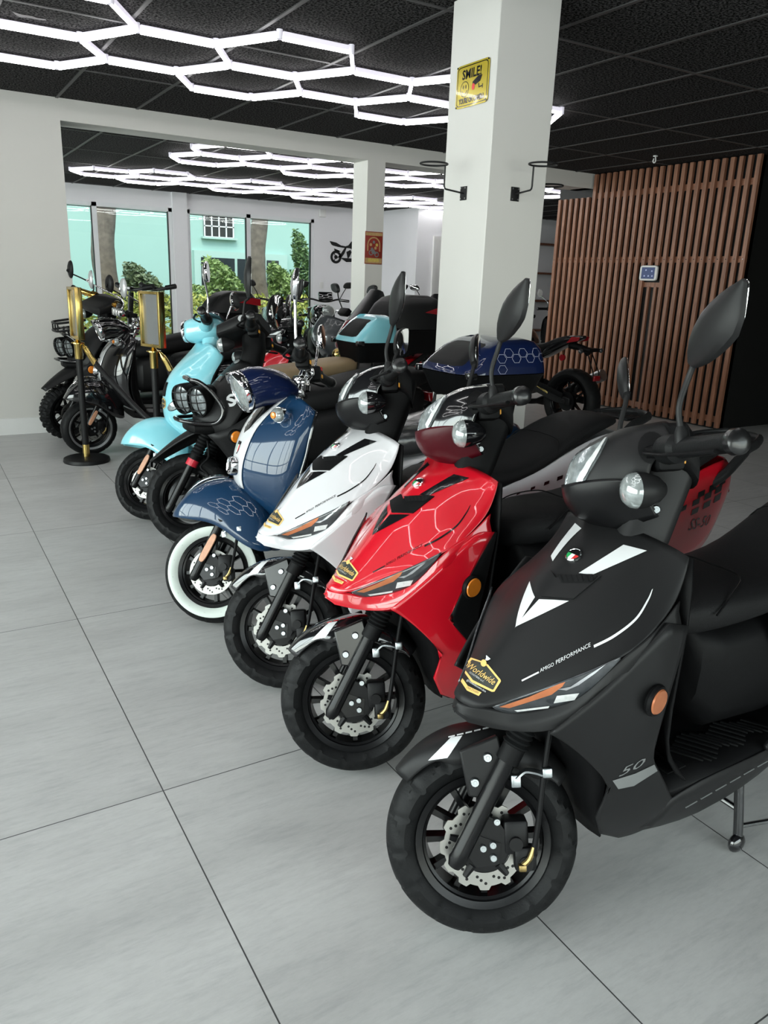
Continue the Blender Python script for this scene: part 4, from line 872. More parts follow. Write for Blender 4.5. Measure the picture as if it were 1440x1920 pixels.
    rb = MB(); rb.loft([superring(x, zc, hw, t, b_, 24, 3) for x, zc, hw, t, b_ in ((-.52, .52, .06, .08, .10), (-.56, .52, .12, .14, .16), (-.75, .54, .17, .16, .17), (-1.0, .58, .175, .16, .16), (-1.2, .64, .15, .13, .13), (-1.38, .70, .10, .08, .09))]); rb.build('rear_body', 'black_matte', root, sub=1)
    loft_seat(root, [(-.50, .72, .66, .07), (-.54, .775, .65, .12), (-.66, .80, .66, .16), (-.80, .82, .68, .175), (-.95, .855, .70, .175), (-1.10, .875, .73, .165), (-1.28, .88, .76, .14), (-1.36, .865, .78, .10), (-1.375, .845, .79, .06)])
    MB().prism([(-.09, .68), (.09, .68), (.07, .73), (-.07, .73)], 'x', -1.42, -1.38).build('tail_light', 'red_lens', root, bev=.006)
    rear_end(root, x=-1.25, R=R, style=style); center_stand(root, -.72)
    wheel(root, X, R=R, w=.118, rim=R - .092, style=style, solid=style != 'knobby', disc='round' if style == 'knobby' else False, spokes=10)
    fork(root, X, top=.40, yl=.092, gaiter=True, ring=ring, g0=.21, g1=.345, r=.021, x0=.058, bot=-.05)
    bw = MB(); bw.tube([(-.12, .10, .30), (-.13, .11, .2), (-.09, .115, .15), (-.13, .115, .10), (-.15, .11, .0)], .006, 8, k=4); bw.build('brake_hose', 'black_plastic', root, X)
    bk = [[(.215, 0, .212), (.210, .020, .206), (.200, .034, .196)], [(.12, 0, .290), (.115, .045, .276), (.105, .062, .250)], [(.02, 0, .355), (.015, .06, .338), (.005, .082, .300)], [(-.08, 0, .395), (-.085, .066, .378), (-.09, .092, .335)], [(-.16, 0, .40), (-.165, .06, .39), (-.17, .085, .345)]]
    MB().grid(bk, True).build('beak_fender', 'black_matte', root, X, sub=2, solid=.007)
    # dash, bars, mirrors
    d = MB(); d.loft([superring(x, zc, hw, t, b_, 24, 4) for x, zc, hw, t, b_ in ((-.185, .815, .10, .02, .02), (-.20, .82, .145, .035, .035), (-.30, .85, .155, .045, .045), (-.38, .875, .15, .035, .045), (-.41, .88, .13, .02, .03))]); do = d.build('dash_cowl', 'black_matte', root, X)
    MB().lathe([(.001, 0), (.016, 0), (.016, .004), (.001, .004)], n=20, X=Matrix.Translation((-.33, .153, .865))).build('badge', 'silver_paint', do)
    nk = MB(); nk.loft([[Vector((cx_ + c_ * .055, s_ * .07, z)) for c_, s_ in corner_ring(20, 3)] for z, cx_ in ((.52, -.28), (.62, -.32), (.74, -.35), (.83, -.35))]); nk.build('steering_cover', 'black_plastic', root, X)
    for s in (1, -1):
        turn_signal(root, X, (-.225, .135, .745), s, .036, 'black_matte', 'glass_headlight')
        if round_mir: round_mirror(root, X, s, base=(-.33, .20, .88), c=(-.20, .29, 1.06), r=.045, matn='black_matte', stem='black_matte', oval=1.55)
        else:
            leaf_mirror(root, X, s, base=(-.345, .175, .855), bot=(-.395, .225, .945), tip=(-.425, .305, 1.11), w=.15, shape=[(0, .30), (.06, .42), (.3, .50), (.6, .50), (.8, .40), (.97, .18), (1, .12)], knee=(-.36, .19, .93), thick=.03)
    grips(root, X, inner=(-.34, .15, .88) if gold else (-.375, .15, .82), outer=(-.24, .36, .905) if gold else (-.43, .35, .82), levermat='gold_bright' if gold else 'black_plastic', gripmat='gold_bright' if gold else 'rubber')
    if case: top_case(root, **case)
    return root
# ------------------------------------------------------------------ motorcycles in the back rows
def motorcycle(name, loc, rot, label, body='black_gloss', screen=None, steer=0, mirrors=True, group=None, fairing=True, tail='sport', mir_mat='black_matte', dash=False, film=False):
    """x forward, front axle at x=0"""
    root = empty(name, (loc[0], loc[1], 0), rot); tag(root, label, 'motorcycle', group); R = .305
    X = Matrix.Translation((0, 0, R)) @ Matrix.Rotation(-radians(steer), 4, Vector((-sin(radians(25)), 0, cos(radians(25)))))
    wheel(root, X, R=R, w=.115, rim=.222, spokes=10, disc='round'); xr = -1.38
    for o in root.children[-1].children:
        if o.name.startswith(('brake_disc', 'disc_carrier')): o.scale = (1.5, 1, 1.5)
    ro = wheel(root, Matrix.Translation((xr, 0, R)), R=R, w=.17, rim=.20, spokes=10, name='rear_wheel', disc=False, style='chevron')
    sp = MB(); sp.lathe([(.03, .085), (.09, .085), (.09, .080), (.03, .080)], n=30, closed=True); sp.build('sprocket', 'cast_black', ro)
    fork(root, X, top=.62, yl=.10, gaiter=False, lean=tan(radians(25)), r=.024, x0=.0, g0=.20)
    fe = MB(); fe.grid([[((R + .02 - dz) * cos(radians(a)), y, (R + .02 - dz) * sin(radians(a))) for y, dz in ((0, 0), (.05, .008), (.068, .04))] for a in range(30, 141, 10)], True).build('front_fender', body, root, X, sub=1, solid=.003)
    for s in (1, -1):
        sw = MB(); sw.prism([(xr - .06, R - .03), (xr - .06, R + .035), (xr + .1, R + .06), (-.93, .46), (-.90, .38), (xr + .1, R - .02)], 'y', s * .095, s * .118); sw.cyl((xr, s * .09, R), (xr, s * .135, R), .022, 16); o_ = sw.build('swingarm', 'black_matte', root, bev=.005)
        if s > 0: so = o_
    tx = text_mb('SUSPENSION', .032, shear=.2); tx.v = [Vector((-1.03 - p.x * .8, .1195 , .405 + p.y - p.x * .30)) for p in tx.v]; tx.build('lettering', 'gold', so)
    chn = MB(); chn.box((-1.15, .125, .41), (.44, .012, .05), Matrix.Rotation(radians(-14), 3, 'Y'), bev=.004); chn.build('chain_guard', 'black_plastic', root)
    en = MB(); en.loft([superring(x, zc, hw, t, b_, 22, 4) for x, zc, hw, t, b_ in ((-.30, .50, .12, .10, .12), (-.36, .50, .17, .18, .20), (-.60, .48, .18, .2, .22), (-.85, .46, .16, .18, .16), (-.93, .46, .10, .1, .1))]); en.build('engine', 'cast_black', root)
    ex = MB(); ex.tube([(-.34, -.08, .40), (-.40, -.10, .24), (-.70, -.13, .20), (-1.05, -.16, .28), (-1.35, -.20, .46)], [.022, .024, .03, .05, .055], 16, k=5); exo = ex.build('exhaust', 'cast_black', root)
    ex2 = MB(); ex2.tube([(-1.35, -.20, .46), (-1.55, -.215, .56)], [.056, .058], 18); ex2.build('muffler', 'steel', root)
    tk = MB(); tk.loft([superring(x, zc, hw, t, b_, 24, 2.6) for x, zc, hw, t, b_ in ((-.40, .80, .09, .06, .10), (-.46, .83, .15, .13, .14), (-.60, .84, .175, .16, .15), (-.75, .82, .15, .13, .14), (-.86, .78, .10, .07, .08))]); tk.build('fuel_tank', body, root, sub=1)
    loft_seat(root, [(-.80, .80, .74, .10), (-.90, .805, .74, .13), (-1.02, .815, .75, .14), (-1.10, .84, .76, .12), (-1.14, .87, .80, .10), (-1.28, .91, .85, .09), (-1.36, .915, .87, .06)], name='seat')
    tl = MB(); tl.loft([superring(x, zc, hw, t, b_, 22, 3) for x, zc, hw, t, b_ in ((-.95, .73, .12, .05, .10), (-1.1, .80, .11, .05, .09), (-1.28, .87, .085, .035, .06), (-1.42, .90, .06, .022, .03), (-1.46, .905, .03, .012, .015))]); tlo = tl.build('tail_cowl', body, root, sub=1)
    for s in (1, -1): MB().prism([(-1.30, .84), (-1.44, .87), (-1.45, .905), (-1.36, .90)], 'y', s * .066, s * .074).build('tail_light', 'red_lens', tlo)
    pl = MB(); pl.tube([(-1.30, 0, .82), (-1.45, 0, .80), (-1.52, 0, .77)], [.035, .03, .04], 10, k=3); pl.box((-1.52, 0, .80), (.12, .16, .02), bev=.005)
    for y in (.03, -.03): pl.tube([(-1.52, y, .78), (-1.62, y * 1.4, .60), (-1.63, y * 1.4, .55)], .006, 6)
    pl.tube([(-1.53, -.12, .785), (-1.53, .12, .785)], .012, 8)
    plo = pl.build('plate_hanger', 'black_plastic', root); MB().box((-1.635, 0, .545), (.02, .09, .05), bev=.005).build('rear_reflector', 'red_lens', plo)
    for s in (1, -1): MB().ball((-1.54, s * .15, .785), (.018, .03, .022), 12).build('turn_signal', 'lens_dark', plo)
    MB().lathe([(.001, 0), (.03, 0), (.03, .02), (.001, .02)], 'y', (-1.33, .13, .71), 18).build('side_reflector', 'red_lens', root)
    if fairing:
        fa = MB().grid([[(-.10, 0, 1.02), (-.14, .07, 1.03), (-.22, .13, 1.0), (-.34, .15, .96)], [(-.02, 0, .93), (-.06, .09, .92), (-.16, .16, .90), (-.32, .19, .88)], [(.02, 0, .83), (-.04, .10, .81), (-.14, .18, .78), (-.34, .22, .76)], [(-.04, 0, .74), (-.10, .10, .72), (-.20, .18, .66), (-.42, .225, .60)], [(-.22, 0, .64), (-.24, .10, .58), (-.32, .17, .46), (-.52, .20, .38)]], True)
        fo = fa.build('fairing', body, root, sub=2, solid=.005); TF = bvh_of(fo)
        for s in (1, -1):
            q = flat_poly([(s * .02, .84), (s * .10, .87), (s * .13, .84), (s * .07, .80), (s * .02, .80)], .03); q.v = [Vector((.4, p.x, p.y)) for p in q.v]; press(q, TF, (-1, 0, 0), .003).build('headlight', 'lens_clear', fo)
    else:
        hl = MB(); hl.lathe([(.03, -.12), (.075, -.08), (.088, -.01), (.085, .01)], 'x', (-.16, 0, .90), 30); ho = hl.build('headlight', body, root); MB().lathe([(.001, .03), (.05, .022), (.083, .008), (.001, .0)], 'x', (-.16, 0, .90), 30).build('headlight_glass', 'glass_headlight', ho)
    if screen:
        h, wd = screen; ws = MB().grid([[(-.14, 0, 1.0), (-.16, wd * .5, 1.0), (-.22, wd, .99)], [(-.24, 0, 1.0 + h * .45), (-.26, wd * .5, 1.0 + h * .44), (-.31, wd * .95, 1.0 + h * .40)], [(-.32, 0, 1.0 + h * .85), (-.335, wd * .45, 1.0 + h * .83), (-.37, wd * .7, 1.0 + h * .72)], [(-.35, 0, 1.0 + h), (-.355, wd * .3, 1.0 + h * .99), (-.375, wd * .45, 1.0 + h * .93)]], True)
        ws.build('windscreen', 'cowl_dark', root, sub=2, solid=.004)
    b = MB(); b.tube([(-.50, .36, 1.04), (-.44, .20, 1.06), (-.40, .06, 1.03), (-.40, -.06, 1.03), (-.44, -.20, 1.06), (-.50, -.36, 1.04)], .012, 10, k=4); bo = b.build('handlebar', 'black_matte', root)
    for s in (1, -1):
        g = MB(); g.tube([(-.465, s * .24, 1.052), (-.50, s * .37, 1.037)], .019, 14); g.build('handlebar_grip', 'rubber', bo)
        l = MB(); l.tube([(-.42, s * .22, 1.055), (-.40, s * .28, 1.05), (-.44, s * .36, 1.03)], .006, 6, k=3); l.build('brake_lever', 'steel', bo)
    if dash: MB().box((-.36, 0, 1.10), (.05, .20, .12), Matrix.Rotation(radians(-30), 3, 'Y'), bev=.015).build('dash_screen', 'black_gloss', root)
    else: MB().box((-.34, 0, 1.05), (.05, .16, .07), Matrix.Rotation(radians(-40), 3, 'Y'), bev=.012).build('instrument_panel', 'black_plastic', root)
    if mirrors:
        for s in (1, -1):
            f = lambda p: Vector((p[0], s * p[1], p[2])); st = MB(); st.tube([f((-.44, .22, 1.06)), f((-.42, .27, 1.16)), f((-.43, .31, 1.22))], .006, 8, k=4); mo = st.build('mirror', 'black_matte', root)
            MB().loft([[f((-.43 + d, .345 + .075 * k * c_ + .02 * s_, 1.255 + .045 * k * s_)) for c_, s_ in corner_ring(22, 2.6)] for d, k in ((.03, .3), (.025, .8), (.005, 1), (-.002, .97))]).build('mirror_housing', mir_mat, mo)
            MB().loft([[f((-.434 + d, .345 + .066 * k * c_ + .018 * s_, 1.255 + .038 * k * s_)) for c_, s_ in corner_ring(22, 2.6)] for d, k in ((0, 1), (-.001, 1))]).build('mirror_glass', 'mirror_glass', mo)
    ss = MB(); ss.tube([(-.80, .10, .32), (-.88, .20, .16), (-.92, .27, .012)], .012, 8); ss.box((-.93, .28, .012), (.06, .04, .02)); ss.build('side_stand', 'black_gloss', root)
    return root
# ------------------------------------------------------------------ the room
CEIL = 2.60; WY0, WY1 = 6.968, 7.25; FARY = 13.37
def floor_mat():
    m = bpy.data.materials.new('floor_tile'); m.use_nodes = True; nt = m.node_tree; L = nt.links; b = nt.nodes['Principled BSDF']
    tc = nd(nt, 'ShaderNodeTexCoord'); mp = nd(nt, 'ShaderNodeMapping'); mp.inputs['Location'].default_value = (-.439, -.569, 0); L.new(tc.outputs['Object'], mp.inputs[0])
    br = nd(nt, 'ShaderNodeTexBrick', Scale=1.0); br.offset = 0; br.squash = 1
    br.inputs['Mortar Size'].default_value = .0017; br.inputs['Mortar Smooth'].default_value = .1; br.inputs['Brick Width'].default_value = .5985; br.inputs['Row Height'].default_value = 1.22; br.inputs['Bias'].default_value = 0
    br.inputs['Color1'].default_value = (.45, .45, .45, 1); br.inputs['Color2'].default_value = (.55, .55, .55, 1)
    L.new(mp.outputs[0], br.inputs[0])
    # cloudy concrete look, slightly streaked along x, shifted from tile to tile
    sh = nd(nt, 'ShaderNodeVectorMath', operation='MULTIPLY_ADD'); sh.inputs[1].default_value = (40, 40, 40); L.new(br.outputs['Color'], sh.inputs[0]); L.new(tc.outputs['Object'], sh.inputs[2])
    m2 = nd(nt, 'ShaderNodeMapping'); m2.inputs['Scale'].default_value = (.9, 2.6, 1); L.new(sh.outputs[0], m2.inputs[0])
    n1 = nd(nt, 'ShaderNodeTexNoise', Scale=1.7, Detail=8, Roughness=.62); n2 = nd(nt, 'ShaderNodeTexNoise', Scale=38, Detail=5, Roughness=.7); m3 = nd(nt, 'ShaderNodeMapping'); m3.inputs['Scale'].default_value = (1.5, 9, 1); L.new(sh.outputs[0], m3.inputs[0]); n3 = nd(nt, 'ShaderNodeTexNoise', Scale=5, Detail=6, Roughness=.7)
    L.new(m2.outputs[0], n1.inputs['Vector']); L.new(m2.outputs[0], n2.inputs['Vector']); L.new(m3.outputs[0], n3.inputs['Vector'])
    cr = nd(nt, 'ShaderNodeValToRGB'); e = cr.color_ramp.elements; e[0].position = .28; e[0].color = (.41, .408, .398, 1); e[1].position = .72; e[1].color = (.545, .542, .53, 1); L.new(n1.outputs['Fac'], cr.inputs[0])
    c3 = nd(nt, 'ShaderNodeValToRGB'); e = c3.color_ramp.elements; e[0].position = .30; e[0].color = (.80, .80, .81, 1); e[1].position = .52; e[1].color = (1, 1, 1, 1); L.new(n3.outputs['Fac'], c3.inputs[0])
    c2 = nd(nt, 'ShaderNodeValToRGB'); e = c2.color_ramp.elements; e[0].position = .25; e[0].color = (.86, .86, .86, 1); e[1].position = .6; e[1].color = (1, 1, 1, 1); L.new(n2.outputs['Fac'], c2.inputs[0])
    a = nd(nt, 'ShaderNodeMixRGB', blend_type='MULTIPLY'); a.inputs[0].default_value = .7; L.new(cr.outputs[0], a.inputs[1]); L.new(c3.outputs[0], a.inputs[2])
    a2 = nd(nt, 'ShaderNodeMixRGB', blend_type='MULTIPLY'); a2.inputs[0].default_value = .6; L.new(a.outputs[0], a2.inputs[1]); L.new(c2.outputs[0], a2.inputs[2])
    g = nd(nt, 'ShaderNodeMixRGB'); L.new(br.outputs['Fac'], g.inputs[0]); L.new(a2.outputs[0], g.inputs[1]); g.inputs[2].default_value = (.05, .05, .05, 1); L.new(g.outputs[0], b.inputs['Base Color'])
    b.inputs['Roughness'].default_value = .38; b.inputs['Specular IOR Level'].default_value = .45
    rr = nd(nt, 'ShaderNodeMapRange'); rr.inputs['To Min'].default_value = .30; rr.inputs['To Max'].default_value = .46; L.new(n1.outputs['Fac'], rr.inputs[0]); L.new(rr.outputs[0], b.inputs['Roughness'])
    bp = nd(nt, 'ShaderNodeBump', Strength=.35, Distance=.002); iv = nd(nt, 'ShaderNodeMath', operation='SUBTRACT'); iv.inputs[0].default_value = 1; L.new(br.outputs['Fac'], iv.inputs[1]); L.new(iv.outputs[0], bp.inputs['Height']); L.new(bp.outputs[0], b.inputs['Normal'])
    MATS['floor_tile'] = m
def ceil_mat():
    m = bpy.data.materials.new('ceiling_tile'); m.use_nodes = True; nt = m.node_tree; L = nt.links; b = nt.nodes['Principled BSDF']
    tc = nd(nt, 'ShaderNodeTexCoord'); n = nd(nt, 'ShaderNodeTexNoise', Scale=75, Detail=2, Roughness=.6); L.new(tc.outputs['Object'], n.inputs['Vector'])
    cr = nd(nt, 'ShaderNodeValToRGB'); e = cr.color_ramp.elements; e[0].position = .45; e[0].color = (.003, .003, .003, 1); e[1].position = .55; e[1].color = (.07, .067, .068, 1); L.new(n.outputs['Fac'], cr.inputs[0]); L.new(cr.outputs[0], b.inputs['Base Color'])
    b.inputs['Roughness'].default_value = .9; b.inputs['Specular IOR Level'].default_value = .05
    bp = nd(nt, 'ShaderNodeBump', Strength=.5, Distance=.003); L.new(n.outputs['Fac'], bp.inputs['Height']); L.new(bp.outputs[0], b.inputs['Normal']); MATS['ceiling_tile'] = m
floor_mat(); ceil_mat()
mat('wall_paint', (.60, .59, .56), .6, var=.015, scale=3, bump=.08, bscale=120)
mat('wall_cool', (.76, .76, .785), .6, var=.015, scale=3)
mat('column_paint', (.55, .54, .52), .5, var=.02, scale=2.5)
mat('trim_white', (.72, .72, .71), .4, var=.02)
mat('frame_white', (.72, .74, .76), .35, var=.02)
mat('frame_dark', (.01, .01, .01), .4)
mat('black_wall', (.006, .006, .006), .6)
mat('grid_bar', (.05, .049, .05), .5)
def wood(name, a, b_):
    m = bpy.data.materials.new(name); m.use_nodes = True; nt = m.node_tree; L = nt.links; b = nt.nodes['Principled BSDF']
    tc = nd(nt, 'ShaderNodeTexCoord'); mp = nd(nt, 'ShaderNodeMapping'); mp.inputs['Scale'].default_value = (14, 14, .9); L.new(tc.outputs['Object'], mp.inputs[0])
    n = nd(nt, 'ShaderNodeTexNoise', Scale=3.0, Detail=6, Roughness=.65, Distortion=.6); L.new(mp.outputs[0], n.inputs['Vector'])
    cr = nd(nt, 'ShaderNodeValToRGB'); e = cr.color_ramp.elements; e[0].position = .3; e[0].color = (*a, 1); e[1].position = .72; e[1].color = (*b_, 1); L.new(n.outputs['Fac'], cr.inputs[0]); L.new(cr.outputs[0], b.inputs['Base Color']); b.inputs['Roughness'].default_value = .42; MATS[name] = m
wood('stained_wood', (.14, .058, .033), (.36, .165, .098)); wood('shelf_wood', (.10, .035, .02), (.22, .09, .05))
def glass_mat():
    m = bpy.data.materials.new('window_glass'); m.use_nodes = True; nt = m.node_tree; L = nt.links; nt.nodes.remove(nt.nodes['Principled BSDF'])
    t = nd(nt, 'ShaderNodeBsdfTransparent'); t.inputs[0].default_value = (.93, .97, .955, 1); g = nd(nt, 'ShaderNodeBsdfGlossy', Roughness=.0); f = nd(nt, 'ShaderNodeFresnel', IOR=1.35); mx = nd(nt, 'ShaderNodeMixShader')
    n = nd(nt, 'ShaderNodeTexNoise', Scale=.8); bp = nd(nt, 'ShaderNodeBump', Strength=.02, Distance=.01); L.new(n.outputs['Fac'], bp.inputs['Height']); L.new(bp.outputs[0], g.inputs['Normal'])
    L.new(f.outputs[0], mx.inputs[0]); L.new(t.outputs[0], mx.inputs[1]); L.new(g.outputs[0], mx.inputs[2]); L.new(mx.outputs[0], nt.nodes['Material Output'].inputs[0]); MATS['window_glass'] = m
glass_mat()
XL, XR, YB = -3.2, 12.5, -3.4
def B(name, lo, hi, m, parent=None, bev=0):
    mb = MB(); mb.box([(a + b) / 2 for a, b in zip(lo, hi)], [b - a for a, b in zip(lo, hi)]); return mb.build(name, m, parent, bev=bev)
struct(B('floor', (XL - .1, YB - .1, -.1), (XR + .1, FARY + .2, 0), 'floor_tile'))
ceil = struct(B('ceiling', (XL - .1, YB - .1, CEIL), (XR + .1, FARY + .2, CEIL + .1), 'ceiling_tile'))
g = MB(); x = 1.19 - .61 * 8
while x < XR: g.box((x, (YB + WY0) / 2, CEIL - .002), (.022, WY0 - YB, .008)); g.box((x, (WY1 + FARY) / 2, CEIL - .002), (.022, FARY - WY1, .008)); x += .61
y = 4.715 - 1.22 * 6
while y < FARY:
    if not WY0 < y < WY1: g.box(((XL + XR) / 2, y, CEIL - .0015), (XR - XL, .022, .007))
    y += 1.22
g.build('ceiling_grid', 'grid_bar', ceil)
# damage in the ceiling tile above the lamps
dm = flat_poly([(.62, 4.95), (.70, 4.99), (.76, 4.97), (.80, 5.0), (.86, 4.985), (.87, 5.03), (.80, 5.05), (.74, 5.04), (.69, 5.07), (.66, 5.03)], .05); dm.v = [Vector((.74 + (p.x - .75) * .7, 4.93 + (p.y - 5.0) * .7, CEIL - .003)) for p in dm.v]; dm.build('ceiling_stain', 'black_wall', ceil)
# wall between the two rooms, with its two openings and the pillar
w = MB(); H = 2.44
w.box(((XL + 1.203) / 2, (WY0 + WY1) / 2, CEIL / 2), (1.203 - XL, WY1 - WY0, CEIL)); w.box(((1.203 + XR) / 2, (WY0 + WY1) / 2, (H + CEIL) / 2), (XR - 1.203, WY1 - WY0, CEIL - H)); w.box((4.067, (WY0 + WY1) / 2, H / 2), (.198, WY1 - WY0, H)); w.box(((7.25 + XR) / 2, (WY0 + WY1) / 2, H / 2), (XR - 7.25, WY1 - WY0, H))
struct(w.build('wall_front', 'wall_paint', weld=True))
struct(B('baseboard_front', (XL, WY0 - .014, 0), (1.203, WY0, .135), 'trim_white'))
struct(B('column', (2.37, 3.033, 0), (2.718, 3.39, CEIL), 'column_paint', bev=.004))
struct(B('wall_right', (XR, YB, 0), (XR + .1, FARY, CEIL), 'black_wall'))
struct(B('wall_black', (7.0, 4.87, 0), (XR, 4.97, CEIL), 'black_wall'))
struct(B('wall_partition', (6.985, 4.87, 0), (7.06, 7.52, CEIL - .01), 'black_wall'))
# far room
w = MB(); zs, ze, zt = .22, 2.355, CEIL
wins = [(2.31 - 1.0, 3.935), (4.175, 6.53)]
xs = XL
for a, b in wins: w.box(((xs + a) / 2, FARY + .09, CEIL / 2), (a - xs, .18, CEIL)); w.box(((a + b) / 2, FARY + .09, (ze + CEIL) / 2), (b - a, .18, CEIL - ze)); w.box(((a + b) / 2, FARY + .09, zs / 2), (b - a, .18, zs)); xs = b
w.box(((xs + XR) / 2, FARY + .09, CEIL / 2), (XR - xs, .18, CEIL)); w.box((4.055, FARY - .02, CEIL / 2), (.24, .06, CEIL))
struct(w.build('wall_far', 'wall_cool'))
def window(name, a, b, mull, y=FARY + .05):
    f = MB(); t = .06
    f.box(((a + b) / 2, y, ze - t / 2), (b - a, .09, t)); f.box(((a + b) / 2, y, zs + t / 2), (b - a, .09, t)); f.box((a + t / 2, y, (zs + ze) / 2), (t, .09, ze - zs)); f.box((b - t / 2, y, (zs + ze) / 2), (t, .09, ze - zs))
    for x in mull: f.box((x, y, (zs + ze) / 2), (.075, .09, ze - zs))
    fo = struct(f.build(name, 'frame_white')); B('window_glass', (a + .03, y - .003, zs + .03), (b - .03, y + .003, ze - .03), 'window_glass', fo)
    e = MB()
    for x in mull: e.box((x - .045, y - .02, (zs + ze) / 2), (.014, .05, ze - zs - .1)); 
    e.box((b - .068, y - .02, (zs + ze) / 2), (.014, .05, ze - zs - .1)); e.box(((a + b) / 2, y - .035, ze - .075), (b - a - .1, .012, .012)); e.build('glazing_bead', 'frame_dark', fo)
window('window_1', 1.31, 3.935, [2.71]); window('window_2', 4.175, 6.53, [5.27])
struct(B('wall_block', (7.95, 12.11, 0), (8.115, FARY, CEIL), 'wall_cool')); struct(B('wall_recess', (8.115, 12.11, 0), (XR, 12.2, CEIL), 'wall_cool'))
d = struct(B('door_1', (8.36, 12.085, 0), (9.15, 12.11, 2.07), 'trim_white')); 
dp = MB()
for z0, z1 in ((.2, .9), (1.05, 1.9)): dp.box((8.755, 12.083, (z0 + z1) / 2), (.55, .012, z1 - z0), bev=.004)
dp.build('door_panel', 'trim_white', d); MB().ball((8.44, 12.05, 1.0), .03).build('door_handle', 'steel', d)
t = MB(); t.box((8.325, 12.09, 1.07), (.07, .04, 2.14)); t.box((9.185, 12.09, 1.07), (.07, .04, 2.14)); t.box((8.755, 12.09, 2.105), (.79, .04, .07)); struct(t.build('trim_1', 'trim_white'))
# shop windows behind and to the left of the viewpoint, with daylight beyond, plus one added as far-room fill
def storefront(name, axis, at, a, b, step):
    f = MB(); n = int(round((b - a) / step)); z0, z1 = .12, 2.42
    P = (lambda u, z: (at, u, z)) if axis == 'x' else (lambda u, z: (u, at, z)); D = (lambda du, dz: (.07, du, dz)) if axis == 'x' else (lambda du, dz: (du, .07, dz))
    for i in range(n + 1): f.box(P(a + (b - a) * i / n, (z0 + z1) / 2), D(.07, z1 - z0))
    for z in (z0, z1, .95): f.box(P((a + b) / 2, z), D(b - a, .07))
    fo = struct(f.build(name, 'frame_white')); q = MB(); q.box(P((a + b) / 2, (z0 + z1) / 2), [x if x != .07 else .006 for x in D(b - a, z1 - z0)]); q.build('window_glass', 'window_glass', fo)
storefront('window_3', 'x', XL, -2.6, 5.6, 1.17); storefront('added_window', 'x', XL, 7.7, 12.9, 1.3); storefront('window_4', 'y', YB, -2.6, 4.6, 1.2)  # the middle one is unseen, added to brighten the far room
w = MB()
w.box((XL - .05, (YB - 2.6) / 2 , CEIL / 2), (.1, -2.6 - YB, CEIL)); w.box((XL - .05, (5.6 + WY0) / 2, CEIL / 2), (.1, WY0 - 5.6, CEIL)); w.box((XL - .05, 1.5, 2.51), (.1, 8.2, .18)); w.box((XL - .05, 1.5, .06), (.1, 8.2, .12)); w.box((XL - .05, (WY0 + 7.7) / 2, CEIL / 2), (.1, 7.7 - WY0, CEIL)); w.box((XL - .05, 13.2, CEIL / 2), (.1, .6, CEIL)); w.box((XL - .05, 10.3, 2.51), (.1, 5.2, .18)); w.box((XL - .05, 10.3, .06), (.1, 5.2, .12))
struct(w.build('wall_left', 'wall_paint'))
w = MB(); w.box(((XL - 2.6) / 2, YB - .05, CEIL / 2), (-2.6 - XL, .1, CEIL)); w.box(((4.6 + XR) / 2, YB - .05, CEIL / 2), (XR - 4.6, .1, CEIL)); w.box((1.0, YB - .05, 2.51), (7.2, .1, .18)); w.box((1.0, YB - .05, .06), (7.2, .1, .12)); struct(w.build('wall_back', 'wall_paint'))
# ------------------------------------------------------------------ slatted timber partition
sl = empty('slat_partition', (6.95, 6.15, 0)); tag(sl, 'dark stained timber slat screen covering the black wall beside the column', 'slat screen')
s_ = MB(); n = 29; 
for i in range(n):
    y = 4.862 + i * (7.46 - 4.862) / (n - 1); top = CEIL - .012 if y < WY0 - .03 else 2.35
    if WY0 - .03 < y < 6.99: continue
    if 5.86 < y < 6.06: s_.box((0, y - 6.15, (1.60 + top) / 2), (.035, .045, top - 1.60), bev=.002, seg=1); s_.box((.022, y - 6.15, .70), (.03, .034, 1.36), bev=.002, seg=1)
    else: s_.box((0, y - 6.15, (.02 + top) / 2), (.035, .045, top - .02), bev=.002, seg=1)
s_.build('slat', 'stained_wood', sl)
r = MB()
for z in (.10, 1.66, 2.36): r.box((.026, .0 if z < 2.3 else -.26, z), (.018, 2.6 if z < 2.3 else 2.05, .06))
r.box((.026, -.19, 1.40), (.02, .26, .05)); r.build('rail', 'stained_wood', sl)
sc = MB()
for i in range(n):
    y = 4.862 + i * (7.46 - 4.862) / (n - 1)
    for z in (1.66,): sc.cyl((-.0172, y - 6.15, z), (-.019, y - 6.15, z), .005, 8)
sc.build('screw', 'decal_black', sl)
tb = empty('wall_tablet', (6.92, 5.96, 1.52)); tag(tb, 'white tablet in a wall mount on the timber slat screen', 'tablet')
MB().loft([[Vector((d, .117 * k * c_, .079 * k * q_)) for c_, q_ in corner_ring(28, 7)] for d, k in ((.012, 1), (-.006, 1), (-.010, .97))]).build('tablet_case', 'trim_white', tb)
mat('tablet_screen', (.02, .03, .07), .1, emit=(.10, .14, .30), estr=.35); MB().box((-.0105, 0, 0), (.002, .175, .118)).build('tablet_screen', 'tablet_screen', tb)
ic = MB()
for a, b in ((-.05, .02), (.03, .03), (-.06, -.03), (-.01, -.03), (.045, -.03)): ic.box((-.0118, a, b), (.0005, .016, .016))
mat('screen_icon', (.3, .35, .5), .3, emit=(.4, .45, .7), estr=.3); ic.build('screen_icon', 'screen_icon', tb)
hk = MB(); hk.tube([(6.43, 5.64, 2.598), (6.43, 5.63, 2.55), (6.43, 5.645, 2.535), (6.43, 5.66, 2.55), (6.43, 5.655, 2.575)], .006, 8, k=4); hk.box((6.43, 5.64, 2.594), (.03, .03, .012)); tag(hk.build('ceiling_hook', 'trim_white'), 'small white hook in the black ceiling above the slat screen', 'hook')
